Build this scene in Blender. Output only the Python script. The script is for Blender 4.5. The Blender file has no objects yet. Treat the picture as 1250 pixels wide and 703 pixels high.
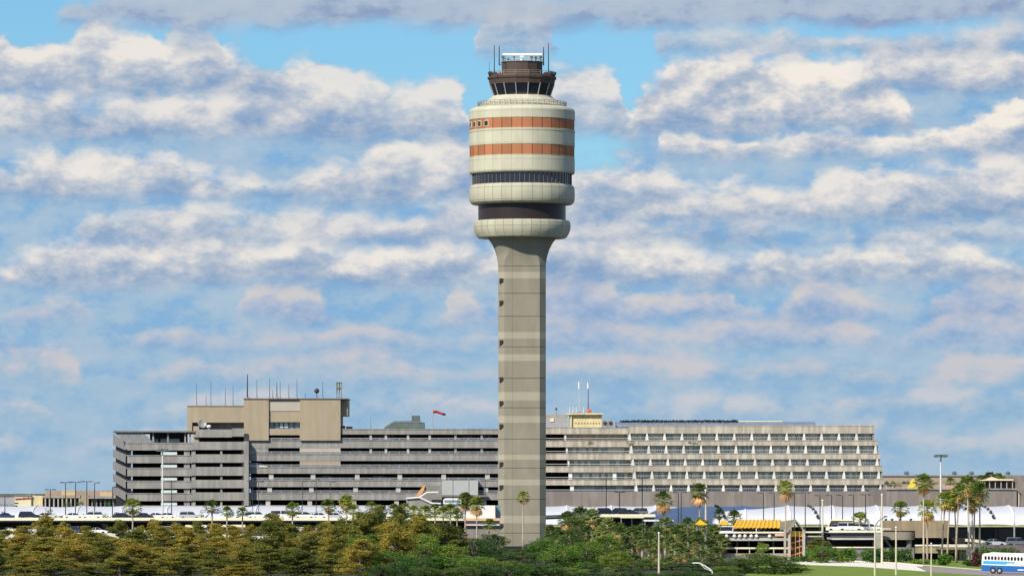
import bpy, math, random
from mathutils import Vector, Matrix
random.seed(7)
R = math.radians
sc = bpy.context.scene
COL = sc.collection
F = 6500.0        # focal length in photo pixels
H = 12.0          # camera height
HY = 600.0        # horizon row
def S(Y): return Y / F
def PX(px, Y): return (px - 625.0) * Y / F
def PZ(py, Y): return H + (HY - py) * Y / F

# ------------------------------------------------------------------ materials
MATS = {}
def nt(name):
    m = bpy.data.materials.new(name); m.use_nodes = True
    t = m.node_tree; b = t.nodes['Principled BSDF']
    return m, t, b
def rgb(c): return (c[0], c[1], c[2], 1)
def mat(name, c, rough=.8, var=.15, scale=.6, metal=0.0, streak=0.0, spec=.3, coord='Object', c2=None, bump=0.0, stretch=(1,1,1)):
    if name in MATS: return MATS[name]
    m, t, b = nt(name); N = t.nodes; L = t.links
    tc = N.new('ShaderNodeTexCoord')
    mp = N.new('ShaderNodeMapping'); mp.inputs['Scale'].default_value = stretch
    L.new(tc.outputs[coord], mp.inputs[0])
    n = N.new('ShaderNodeTexNoise'); n.inputs['Scale'].default_value = scale; n.inputs['Detail'].default_value = 5
    L.new(mp.outputs[0], n.inputs['Vector'])
    r = N.new('ShaderNodeValToRGB')
    lo = c2 if c2 else tuple(x*(1-var) for x in c)
    hi = c if c2 else tuple(min(1, x*(1+var)) for x in c)
    r.color_ramp.elements[0].position = .3; r.color_ramp.elements[1].position = .7
    r.color_ramp.elements[0].color = rgb(lo); r.color_ramp.elements[1].color = rgb(hi)
    L.new(n.outputs[0], r.inputs[0]); out = r.outputs[0]
    if streak > 0:
        mp2 = N.new('ShaderNodeMapping'); mp2.inputs['Scale'].default_value = (1.1, 1.1, .12)
        L.new(tc.outputs[coord], mp2.inputs[0])
        n2 = N.new('ShaderNodeTexNoise'); n2.inputs['Scale'].default_value = 1.0; n2.inputs['Detail'].default_value = 6
        L.new(mp2.outputs[0], n2.inputs['Vector'])
        r2 = N.new('ShaderNodeValToRGB'); r2.color_ramp.elements[0].position = .42; r2.color_ramp.elements[1].position = .62
        r2.color_ramp.elements[0].color = (1-streak,)*3+(1,); r2.color_ramp.elements[1].color = (1,1,1,1)
        L.new(n2.outputs[0], r2.inputs[0])
        mx = N.new('ShaderNodeMix'); mx.data_type = 'RGBA'; mx.blend_type = 'MULTIPLY'; mx.inputs[0].default_value = 1
        L.new(out, mx.inputs[6]); L.new(r2.outputs[0], mx.inputs[7]); out = mx.outputs[2]
    L.new(out, b.inputs['Base Color'])
    b.inputs['Roughness'].default_value = rough; b.inputs['Metallic'].default_value = metal
    b.inputs['Specular IOR Level'].default_value = spec
    if bump > 0:
        bp = N.new('ShaderNodeBump'); bp.inputs['Strength'].default_value = bump; bp.inputs['Distance'].default_value = .1
        L.new(n.outputs[0], bp.inputs['Height']); L.new(bp.outputs[0], b.inputs['Normal'])
    MATS[name] = m; return m
def mnode(N, L, op, a, b=None, c=None, clamp=False):
    n = N.new('ShaderNodeMath'); n.operation = op; n.use_clamp = clamp
    for i, v in enumerate((a, b, c)):
        if v is None: continue
        if isinstance(v, (int, float)): n.inputs[i].default_value = v
        else: L.new(v, n.inputs[i])
    return n.outputs[0]
def ring_mat(name, c, npan, line=.05, linedark=.45, jitter=.12, hlines=(), vlines=(), rough=.75, streak=.12, tint=None):
    """panels round a cylinder: joint lines at equal angles and at given object heights"""
    m, t, b = nt(name); N = t.nodes; L = t.links
    tc = N.new('ShaderNodeTexCoord'); sp = N.new('ShaderNodeSeparateXYZ'); L.new(tc.outputs['Object'], sp.inputs[0])
    M = lambda op, a, b_=None, c_=None, clamp=False: mnode(N, L, op, a, b_, c_, clamp)
    mask = None
    pan = None
    if npan:
        th = M('ARCTAN2', sp.outputs[0], sp.outputs[1]); th = M('MULTIPLY', th, npan/(2*math.pi))
        pan = M('FLOOR', th); fr = M('FRACT', th)
        a = M('ABSOLUTE', M('SUBTRACT', fr, .5)); mask = M('GREATER_THAN', a, .5-line)
    for z, w in hlines:
        h = M('LESS_THAN', M('ABSOLUTE', M('SUBTRACT', sp.outputs[2], z)), w)
        mask = h if mask is None else M('MAXIMUM', mask, h)
    for x, w in vlines:
        h = M('LESS_THAN', M('ABSOLUTE', M('SUBTRACT', sp.outputs[0], x)), w)
        mask = h if mask is None else M('MAXIMUM', mask, h)
    n = N.new('ShaderNodeTexNoise'); n.inputs['Scale'].default_value = .5; n.inputs['Detail'].default_value = 6
    mp = N.new('ShaderNodeMapping'); mp.inputs['Scale'].default_value = (1, 1, .35)
    L.new(tc.outputs['Object'], mp.inputs[0]); L.new(mp.outputs[0], n.inputs['Vector'])
    v = M('MULTIPLY_ADD', n.outputs[0], streak*4, 1-streak*2)
    if pan is not None:
        wn = N.new('ShaderNodeTexWhiteNoise'); wn.noise_dimensions = '1D'; L.new(pan, wn.inputs['W'])
        v = M('MULTIPLY', v, M('MULTIPLY_ADD', wn.outputs[0], jitter*2, 1-jitter))
    if mask is not None:
        v = M('MULTIPLY', v, M('MULTIPLY_ADD', mask, -linedark, 1))
    vm = N.new('ShaderNodeVectorMath'); vm.operation = 'SCALE'; vm.inputs[0].default_value = c
    L.new(v, vm.inputs['Scale']); L.new(vm.outputs[0], b.inputs['Base Color'])
    b.inputs['Roughness'].default_value = rough; b.inputs['Specular IOR Level'].default_value = .3
    MATS[name] = m; return m
def glass_mat(name, c, rough=.08, spec=.8):
    m, t, b = nt(name)
    b.inputs['Base Color'].default_value = rgb(c); b.inputs['Roughness'].default_value = rough
    b.inputs['Specular IOR Level'].default_value = spec
    MATS[name] = m; return m
def leaf_mat(name, ca, cb, cc, scale=.5, trans=.25):
    m, t, b = nt(name); N = t.nodes; L = t.links
    tc = N.new('ShaderNodeTexCoord'); oi = N.new('ShaderNodeObjectInfo')
    ad = N.new('ShaderNodeVectorMath'); ad.operation = 'ADD'
    L.new(tc.outputs['Object'], ad.inputs[0])
    cb3 = N.new('ShaderNodeCombineXYZ'); ml = mnode(N, L, 'MULTIPLY', oi.outputs['Random'], 50)
    for i in range(3): L.new(ml, cb3.inputs[i])
    L.new(cb3.outputs[0], ad.inputs[1])
    n = N.new('ShaderNodeTexNoise'); n.inputs['Scale'].default_value = scale; n.inputs['Detail'].default_value = 4
    L.new(ad.outputs[0], n.inputs['Vector'])
    f = mnode(N, L, 'ADD', n.outputs[0], mnode(N, L, 'MULTIPLY_ADD', oi.outputs['Random'], .30, -.15))
    r = N.new('ShaderNodeValToRGB'); e = r.color_ramp.elements
    e[0].position = .32; e[1].position = .68; e[0].color = rgb(ca); e[1].color = rgb(cc)
    k = e.new(.5); k.color = rgb(cb)
    L.new(f, r.inputs[0]); L.new(r.outputs[0], b.inputs['Base Color'])
    b.inputs['Roughness'].default_value = .65; b.inputs['Specular IOR Level'].default_value = .25
    tr = N.new('ShaderNodeBsdfTranslucent'); L.new(r.outputs[0], tr.inputs[0])
    mx = N.new('ShaderNodeMixShader'); mx.inputs[0].default_value = trans
    L.new(b.outputs[0], mx.inputs[1]); L.new(tr.outputs[0], mx.inputs[2])
    L.new(mx.outputs[0], N['Material Output'].inputs[0])
    MATS[name] = m; return m
def paint_mat():
    m, t, b = nt('car_paint'); N = t.nodes; L = t.links
    oi = N.new('ShaderNodeObjectInfo'); L.new(oi.outputs['Color'], b.inputs['Base Color'])
    b.inputs['Roughness'].default_value = .3; b.inputs['Coat Weight'].default_value = .5
    MATS['paint'] = m; return m

# ------------------------------------------------------------------ mesh builder
class MB:
    def __init__(s): s.v = []; s.f = []; s.mi = []; s.cur = 0
    def add(s, vs, fs, mi=None):
        b = len(s.v); s.v += [tuple(p) for p in vs]
        s.f += [tuple(i+b for i in f) for f in fs]; s.mi += [s.cur if mi is None else mi]*len(fs)
        return s
    def box(s, x0, x1, y0, y1, z0, z1):
        if x0 > x1: x0, x1 = x1, x0
        if y0 > y1: y0, y1 = y1, y0
        if z0 > z1: z0, z1 = z1, z0
        vs = [(x0,y0,z0),(x1,y0,z0),(x1,y1,z0),(x0,y1,z0),(x0,y0,z1),(x1,y0,z1),(x1,y1,z1),(x0,y1,z1)]
        return s.add(vs, [(0,3,2,1),(4,5,6,7),(0,1,5,4),(1,2,6,5),(2,3,7,6),(3,0,4,7)])
    def pb(s, px0, px1, py0, py1, Y, depth):          # box from photo extents at distance Y
        return s.box(PX(px0,Y), PX(px1,Y), Y, Y+depth, PZ(py1,Y), PZ(py0,Y))
    def lathe(s, prof, n=64, cx=0, cy=0, a0=0.0, cap=True, mis=None):
        b = len(s.v); k = len(prof)
        for r, z in prof:
            for i in range(n):
                a = a0 + 2*math.pi*i/n; s.v.append((cx+r*math.cos(a), cy+r*math.sin(a), z))
        for j in range(k-1):
            for i in range(n):
                i2 = (i+1) % n
                s.f.append((b+j*n+i, b+j*n+i2, b+(j+1)*n+i2, b+(j+1)*n+i)); s.mi.append(s.cur if mis is None else mis[j])
        if cap:
            s.f.append(tuple(b+i for i in range(n-1,-1,-1))); s.mi.append(s.cur if mis is None else mis[0])
            s.f.append(tuple(b+(k-1)*n+i for i in range(n))); s.mi.append(s.cur if mis is None else mis[-1])
        return s
    def cyl(s, x, y, z0, z1, r, r2=None, n=10):
        return s.lathe([(r, z0), (r if r2 is None else r2, z1)], n, x, y)
    def tube(s, pts, r, n=6, r2=None, cap=True):
        pts = [Vector(p) for p in pts]; b = len(s.v); m = len(pts)
        for j, p in enumerate(pts):
            d = (pts[min(j+1,m-1)] - pts[max(j-1,0)]).normalized()
            up = Vector((0,0,1)) if abs(d.z) < .9 else Vector((1,0,0))
            u = d.cross(up).normalized(); w = u.cross(d)
            rr = r if r2 is None else r + (r2-r)*j/(m-1)
            for i in range(n):
                a = 2*math.pi*i/n; q = p + u*math.cos(a)*rr + w*math.sin(a)*rr; s.v.append(tuple(q))
        for j in range(m-1):
            for i in range(n):
                i2 = (i+1) % n
                s.f.append((b+j*n+i, b+(j+1)*n+i, b+(j+1)*n+i2, b+j*n+i2)); s.mi.append(s.cur)
        if cap:
            s.f.append(tuple(b+i for i in range(n))); s.mi.append(s.cur)
            s.f.append(tuple(b+(m-1)*n+i for i in range(n-1,-1,-1))); s.mi.append(s.cur)
        return s
    def prism(s, poly, axis, a0, a1):
        """extrude a 2-D polygon: axis 'y' -> poly in (x,z); 'x' -> poly in (y,z); 'z' -> poly in (x,y)"""
        def P(p, t):
            if axis == 'y': return (p[0], t, p[1])
            if axis == 'x': return (t, p[0], p[1])
            return (p[0], p[1], t)
        n = len(poly); vs = [P(p, a0) for p in poly] + [P(p, a1) for p in poly]
        fs = [tuple(range(n)), tuple(range(2*n-1, n-1, -1))] + [(i, i+n, (i+1) % n + n, (i+1) % n) for i in range(n)]
        return s.add(vs, fs)
    def build(s, name, m, parent=None, smooth=False, origin=None):
        me = bpy.data.meshes.new(name)
        o3 = Vector((0,0,0))
        if parent is not None: o3 = wloc(parent)
        if origin is not None: o3 = Vector(origin)
        me.from_pydata([(p[0]-o3.x, p[1]-o3.y, p[2]-o3.z) for p in s.v], [], s.f)
        ms = m if isinstance(m, (list, tuple)) else [m]
        for q in ms: me.materials.append(q)
        if len(ms) > 1: me.polygons.foreach_set('material_index', s.mi)
        if smooth: me.polygons.foreach_set('use_smooth', [True]*len(me.polygons))
        me.update()
        o = bpy.data.objects.new(name, me); COL.objects.link(o)
        if parent is not None: o.parent = parent
        elif origin is not None: o.location = origin
        if smooth == 'auto': pass
        return o
def wloc(o):
    v = Vector((0,0,0))
    while o is not None: v = v + o.location; o = o.parent
    return v
def tag(o, label=None, cat=None, group=None, kind=None):
    if label: o['label'] = label
    if cat: o['category'] = cat
    if group: o['group'] = group
    if kind: o['kind'] = kind
    return o
def empty(name, loc, label, cat, group=None):
    o = bpy.data.objects.new(name, None); COL.objects.link(o); o.location = loc; o.empty_display_size = .5
    return tag(o, label, cat, group)
def copy_tree(o, parent=None):
    c = o.copy(); COL.objects.link(c)
    if parent is not None: c.parent = parent
    for ch in KIDS.get(o, []): copy_tree2(ch, c)
    return c
KIDS = {}
def kids(o): return [c for c in bpy.data.objects if c.parent == o]
def tree_of(o): return (o, [tree_of(c) for c in kids(o)])
def dup(tr, parent=None):
    o, chs = tr
    c = o.copy(); COL.objects.link(c)
    if parent is not None: c.parent = parent
    for k in chs: dup(k, c)
    return c
def struct(o): o['kind'] = 'structure'; return o
ORD = ['first','second','third','fourth','fifth','sixth','seventh','eighth','ninth','tenth','eleventh','twelfth','thirteenth','fourteenth',
 'fifteenth','sixteenth','seventeenth','eighteenth','nineteenth','twentieth','twenty-first','twenty-second','twenty-third','twenty-fourth',
 'twenty-fifth','twenty-sixth','twenty-seventh','twenty-eighth','twenty-ninth','thirtieth','thirty-first','thirty-second','thirty-third','thirty-fourth','thirty-fifth','thirty-sixth','thirty-seventh','thirty-eighth','thirty-ninth','fortieth','forty-first','forty-second','forty-third','forty-fourth','forty-fifth']

# ------------------------------------------------------------------ palette
conc   = mat('garage_concrete', (.335,.325,.32), var=.12, scale=.25, streak=.22, bump=.2)
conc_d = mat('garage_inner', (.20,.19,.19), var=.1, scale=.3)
conc_w = mat('pale_concrete', (.50,.48,.45), var=.1, scale=.3, streak=.1)
tan    = mat('tan_render', (.40,.335,.25), var=.06, scale=.15, streak=.08)
tan_l  = mat('tan_light_panel', (.46,.42,.37), var=.05, scale=.2)
brownw = mat('brown_wall', (.29,.26,.245), var=.12, scale=.12, streak=.2)
white  = mat('white_paint', (.80,.80,.80), var=.04, rough=.5)
fabric = mat('tent_fabric', (.64,.66,.73), var=.03, scale=.1, rough=.6)
cream  = mat('cream_wall', (.78,.66,.38), var=.08, scale=.3, streak=.15)
creamw = mat('cream_white', (.80,.72,.52), var=.06, scale=.3)
dmetal = mat('dark_metal', (.05,.05,.055), rough=.5, var=.1)
gmetal = mat('grey_metal', (.38,.39,.40), rough=.45, var=.1, metal=.3)
greenm = mat('grey_green_metal', (.11,.15,.15), rough=.6, var=.15)
rail   = mat('rail_metal', (.62,.66,.72), rough=.4, var=.05, metal=.3)
asph   = mat('asphalt', (.055,.055,.055), var=.2, scale=.2)
cream_rd = mat('concrete_road', (.85,.80,.70), var=.05, scale=.15, streak=0)
mauve_rd = mat('worn_road', (.33,.28,.28), var=.12, scale=.2)
grassm = mat('lawn', (.21,.29,.035), c2=(.15,.22,.025), scale=.25, rough=.9, bump=.5)
glass_d = glass_mat('dark_glass', (.012,.016,.03))
glass_t = glass_mat('teal_glass', (.17,.29,.33), .12, 1.0)
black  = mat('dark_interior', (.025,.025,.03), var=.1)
redm   = mat('red_cloth', (.42,.02,.025), var=.1, rough=.7)
yellow = mat('yellow_canvas', (.90,.58,.03), c2=(.80,.40,.03), scale=1.2, rough=.6)
orange = mat('copper_orange', (.60,.24,.05), var=.3, scale=.8)
tyre   = mat('tyre', (.02,.02,.02), rough=.8)
paint  = paint_mat()
bark   = mat('bark', (.17,.13,.10), var=.3, scale=3, stretch=(1,1,.3))
palebark = mat('pale_bark', (.46,.41,.35), var=.25, scale=2, stretch=(1,1,.4))
palmbark = mat('palm_bark', (.42,.33,.26), var=.25, scale=3, stretch=(.5,.5,3))
skirtm = mat('dead_frond', (.58,.34,.15), var=.35, scale=1.5)
cyp    = leaf_mat('cypress_leaf', (.13,.15,.03), (.29,.27,.05), (.46,.35,.06), .55, .4)
cypg   = leaf_mat('cypress_green', (.07,.095,.022), (.17,.19,.036), (.30,.28,.05), .55, .4)
oak    = leaf_mat('broad_leaf', (.05,.13,.025), (.12,.26,.04), (.26,.36,.05), .7, .4)
darkl  = leaf_mat('dark_leaf', (.03,.075,.02), (.07,.15,.03), (.15,.22,.045), .7, .35)
limel  = leaf_mat('lime_leaf', (.09,.17,.025), (.16,.26,.035), (.26,.33,.04), .8, .35)
palml  = leaf_mat('palm_leaf', (.05,.09,.018), (.15,.21,.03), (.38,.40,.07), 1.3, .35)
sabal  = leaf_mat('sabal_leaf', (.05,.09,.025), (.14,.20,.05), (.33,.38,.11), 1.3, .3)
magl   = leaf_mat('magenta_bloom', (.05,.05,.02), (.15,.03,.05), (.24,.05,.09), 1.0)

# ------------------------------------------------------------------ camera
cam = bpy.data.cameras.new('camera'); camo = bpy.data.objects.new('camera', cam); COL.objects.link(camo)
camo.location = (0, 0, H); camo.rotation_euler = (R(90), 0, 0)
cam.sensor_width = 36; cam.lens = 36*F/1250; cam.shift_y = (HY-351.5)/1250
cam.clip_start = 1; cam.clip_end = 60000
sc.camera = camo

# ------------------------------------------------------------------ light
SUN_AZ, SUN_EL = R(-143), R(38)      # azimuth clockwise from +Y
sdir = Vector((math.sin(SUN_AZ)*math.cos(SUN_EL), math.cos(SUN_AZ)*math.cos(SUN_EL), math.sin(SUN_EL)))
sl = bpy.data.lights.new('sun', 'SUN'); so = bpy.data.objects.new('sun', sl); COL.objects.link(so)
sl.energy = 5.0; sl.angle = R(.5); sl.color = (1, .91, .74)
so.rotation_euler = sdir.to_track_quat('Z', 'Y').to_euler(); so.location = (-400, -300, 500)

# ------------------------------------------------------------------ sky
def build_world():
    w = bpy.data.worlds.new('World'); sc.world = w; w.use_nodes = True
    t = w.node_tree; N = t.nodes; L = t.links; N.clear()
    M = lambda op, a, b=None, c=None, clamp=False: mnode(N, L, op, a, b, c, clamp)
    out = N.new('ShaderNodeOutputWorld')
    sky = N.new('ShaderNodeTexSky'); sky.sky_type = 'NISHITA'; sky.sun_disc = False
    sky.sun_elevation = SUN_EL; sky.sun_rotation = SUN_AZ % (2*math.pi)
    sky.altitude = 30; sky.air_density = 1.0; sky.dust_density = .3; sky.ozone_density = 3.0
    tint = N.new('ShaderNodeMix'); tint.data_type = 'RGBA'; tint.blend_type = 'MULTIPLY'; tint.inputs[0].default_value = 1
    L.new(sky.outputs[0], tint.inputs[6]); tint.inputs[7].default_value = SKYTINT
    bg = N.new('ShaderNodeBackground'); bg.inputs[1].default_value = .09; L.new(tint.outputs[2], bg.inputs[0])
    tc = N.new('ShaderNodeTexCoord'); sp = N.new('ShaderNodeSeparateXYZ'); L.new(tc.outputs['Generated'], sp.inputs[0])
    x, y, z = sp.outputs
    az = M('ARCTAN2', x, y)
    ln = M('SQRT', M('ADD', M('MULTIPLY', x, x), M('MULTIPLY', y, y)))
    el = M('DIVIDE', z, M('MAXIMUM', ln, .02))
    X = M('MULTIPLY', az, F)                       # px from centre
    E = M('MULTIPLY', el, F)                       # px above horizon
    # noise coordinates: horizontally stretched, finer towards the horizon
    cs = N.new('ShaderNodeCombineXYZ')
    L.new(M('MULTIPLY', X, 1/60), cs.inputs[0]); L.new(M('MULTIPLY', E, 1/38), cs.inputs[1])
    def noise(vec, scale, detail, rough=.55, off=(0,0,0), dist=0):
        mp = N.new('ShaderNodeMapping'); mp.inputs['Location'].default_value = off; L.new(vec, mp.inputs[0])
        n = N.new('ShaderNodeTexNoise'); n.inputs['Scale'].default_value = scale; n.inputs['Detail'].default_value = detail
        n.inputs['Roughness'].default_value = rough; n.inputs['Distortion'].default_value = dist
        L.new(mp.outputs[0], n.inputs['Vector']); return n
    big = noise(cs.outputs[0], .55, 3, .5)
    sb = N.new('ShaderNodeSeparateColor'); L.new(big.outputs['Color'], sb.inputs[0])
    med = noise(cs.outputs[0], 1.5, 6, .6, (5,3,0))
    sm = N.new('ShaderNodeSeparateColor'); L.new(med.outputs['Color'], sm.inputs[0])
    wx = M('ADD', X, M('ADD', M('MULTIPLY_ADD', sb.outputs[0], 50, -25), M('MULTIPLY_ADD', sm.outputs[0], 34, -17)))
    wy = M('ADD', E, M('ADD', M('MULTIPLY_ADD', sb.outputs[1], 30, -15), M('MULTIPLY_ADD', sm.outputs[1], 20, -10)))
    # billowy height field and the same field shifted towards the sun
    cw = N.new('ShaderNodeCombineXYZ')
    L.new(M('MULTIPLY', M('ADD', X, M('MULTIPLY_ADD', sm.outputs[0], 22, -11)), 1/62), cw.inputs[0])
    L.new(M('MULTIPLY', M('ADD', E, M('MULTIPLY_ADD', sm.outputs[1], 16, -8)), 1/37), cw.inputs[1])
    def billow(off):
        mp = N.new('ShaderNodeMapping'); mp.inputs['Location'].default_value = off; L.new(cw.outputs[0], mp.inputs[0])
        v = N.new('ShaderNodeTexVoronoi'); v.feature = 'SMOOTH_F1'; v.voronoi_dimensions = '2D'; v.inputs['Scale'].default_value = 1.0
        v.inputs['Detail'].default_value = 2.6; v.inputs['Roughness'].default_value = .5; v.inputs['Smoothness'].default_value = 1.0
        v.normalize = True
        L.new(mp.outputs[0], v.inputs['Vector'])
        n = noise(cw.outputs[0], 1.0, 5, .5, off)
        return M('MULTIPLY_ADD', v.outputs['Distance'], -.75, M('MULTIPLY_ADD', n.outputs[0], 1.5, .20))
    b0 = billow((0,0,0)); b1 = billow((-.22,.36,0))
    relief = M('SUBTRACT', b0, b1)
    fn = noise(cs.outputs[0], 4.5, 5, .6, (9,1,0)); fine = M('MULTIPLY_ADD', fn.outputs[0], .75, -.375)
    def sstep(lo, hi, v):
        m = N.new('ShaderNodeMapRange'); m.interpolation_type = 'SMOOTHSTEP'; m.inputs[1].default_value = lo; m.inputs[2].default_value = hi
        L.new(v, m.inputs[0]); return m.outputs[0]
    def mixc(f, a, b):
        m = N.new('ShaderNodeMix'); m.data_type = 'RGBA'
        if isinstance(f, float): m.inputs[0].default_value = f
        else: L.new(f, m.inputs[0])
        for i, v in ((6,a),(7,b)):
            if isinstance(v, tuple): m.inputs[i].default_value = rgb(v)
            else: L.new(v, m.inputs[i])
        return m.outputs[2]
    xn = M('PINGPONG', M('MULTIPLY_ADD', wx, 1/1250, .5), 1.0)
    DARK = (.235,.365,.57); MID = (.43,.50,.61); LIT = (.90,.835,.76)
    colr = None; cov = None
    def row(base, prof, alpha=1.0, litk=1.0, amp=34, soft=24, hmax=120.0, flat=False, dark=None, mid=None, lit=None, seed=0):
        nonlocal colr, cov
        dark = dark or DARK; mid = mid or MID; lit = lit or LIT
        fc = N.new('ShaderNodeFloatCurve'); cv = fc.mapping.curves[0]
        pts = [(px/1250.0, max(0, min(1, hh/hmax))) for px, hh in prof]
        cv.points[0].location = (0, pts[0][1]); cv.points[-1].location = (1, pts[-1][1])
        for p in pts:
            if 0.001 < p[0] < .999: cv.points.new(*p)
        for p in cv.points: p.handle_type = 'AUTO_CLAMPED'
        fc.mapping.update(); L.new(xn, fc.inputs[1])
        h = M('MULTIPLY', fc.outputs[0], hmax if flat else hmax*1.14)
        tt = M('SUBTRACT', wy, 600-base)
        top = M('SUBTRACT', M('ADD', h, M('MULTIPLY_ADD', b0, amp*1.5, -amp*.93)), tt)
        vis = sstep(2, 34, h) if not flat else sstep(2, 9, h)
        mtop = sstep(0, soft, top)
        mbot = sstep(-12, 14, M('ADD', tt, M('MULTIPLY_ADD', sm.outputs[2], 12, -6)))
        a = M('MULTIPLY', M('MULTIPLY', M('MULTIPLY', mtop, mbot), vis), alpha)
        rel = M('DIVIDE', tt, M('MAXIMUM', h, 12))
        if flat:
            lv = M('MULTIPLY_ADD', relief, .9, M('MULTIPLY_ADD', sb.outputs[2], 1.6, M('MULTIPLY_ADD', b0, .5, -.78)))
        else:
            lv = M('MULTIPLY_ADD', rel, 1.05, M('MULTIPLY_ADD', relief, .7, M('MULTIPLY_ADD', b0, .45, M('MULTIPLY_ADD', sb.outputs[2], 1.3, -.86))))
            lv = M('ADD', lv, M('MULTIPLY', M('SUBTRACT', 1.0, sstep(0, 30, top)), .04))
        lv = M('ADD', lv, fine)
        c = mixc(sstep(-.10, .50, lv), dark, mid)
        c = mixc(M('MULTIPLY', sstep(.30, 1.12, lv), litk), c, lit)
        if colr is None: colr = c; cov = a
        else:
            colr2 = mixc(a, colr, c); cov = M('SUBTRACT', 1.0, M('MULTIPLY', M('SUBTRACT', 1.0, cov), M('SUBTRACT', 1.0, a))); colr = colr2
    # rows from the far ones near the horizon to the near ones at the top of the picture
    FD = (.27,.40,.60); FM = (.40,.50,.655); FL = (.58,.55,.60)
    for args in CLOUDROWS:
        row(**args)
    # general overhead cloud for all the sky above and around the view
    gz = N.new('ShaderNodeCombineXYZ'); zz = M('MAXIMUM', z, .03)
    L.new(M('DIVIDE', x, zz), gz.inputs[0]); L.new(M('DIVIDE', y, zz), gz.inputs[1])
    gn = noise(gz.outputs[0], .9, 6, .6, (2,7,0))
    gcov = M('MULTIPLY', sstep(.46, .62, gn.outputs[0]), sstep(560, 900, E))
    gcol = mixc(sstep(.5, .75, gn.outputs[0]), (.75,.72,.68), (.36,.40,.50))
    colr = mixc(gcov, colr, gcol)
    cov = M('MAXIMUM', M('MULTIPLY', cov, M('SUBTRACT', 1.0, sstep(640, 900, E))), gcov)
    # horizon veil
    veil = M('MULTIPLY', M('SUBTRACT', 1.0, sstep(0, 320, E)), .42)
    bc = N.new('ShaderNodeBackground'); L.new(colr, bc.inputs[0]); bc.inputs[1].default_value = CLOUDGAIN
    mx = N.new('ShaderNodeMixShader'); L.new(cov, mx.inputs[0]); L.new(bg.outputs[0], mx.inputs[1]); L.new(bc.outputs[0], mx.inputs[2])
    bv = N.new('ShaderNodeBackground'); bv.inputs[0].default_value = (.35,.51,.65,1); bv.inputs[1].default_value = CLOUDGAIN
    mv = N.new('ShaderNodeMixShader'); L.new(veil, mv.inputs[0]); L.new(mx.outputs[0], mv.inputs[1]); L.new(bv.outputs[0], mv.inputs[2])
    L.new(mv.outputs[0], out.inputs[0])
    w.cycles.sampling_method = 'MANUAL'; w.cycles.sample_map_resolution = 512
SKYTINT = (.62, .98, 1.25, 1)
CLOUDGAIN = 1.0
def tops(base, lst): return [(x, base-t) for x, t in lst]
FD = (.24,.42,.63); FM = (.39,.51,.64); FL = (.70,.65,.65)
G = 999
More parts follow.
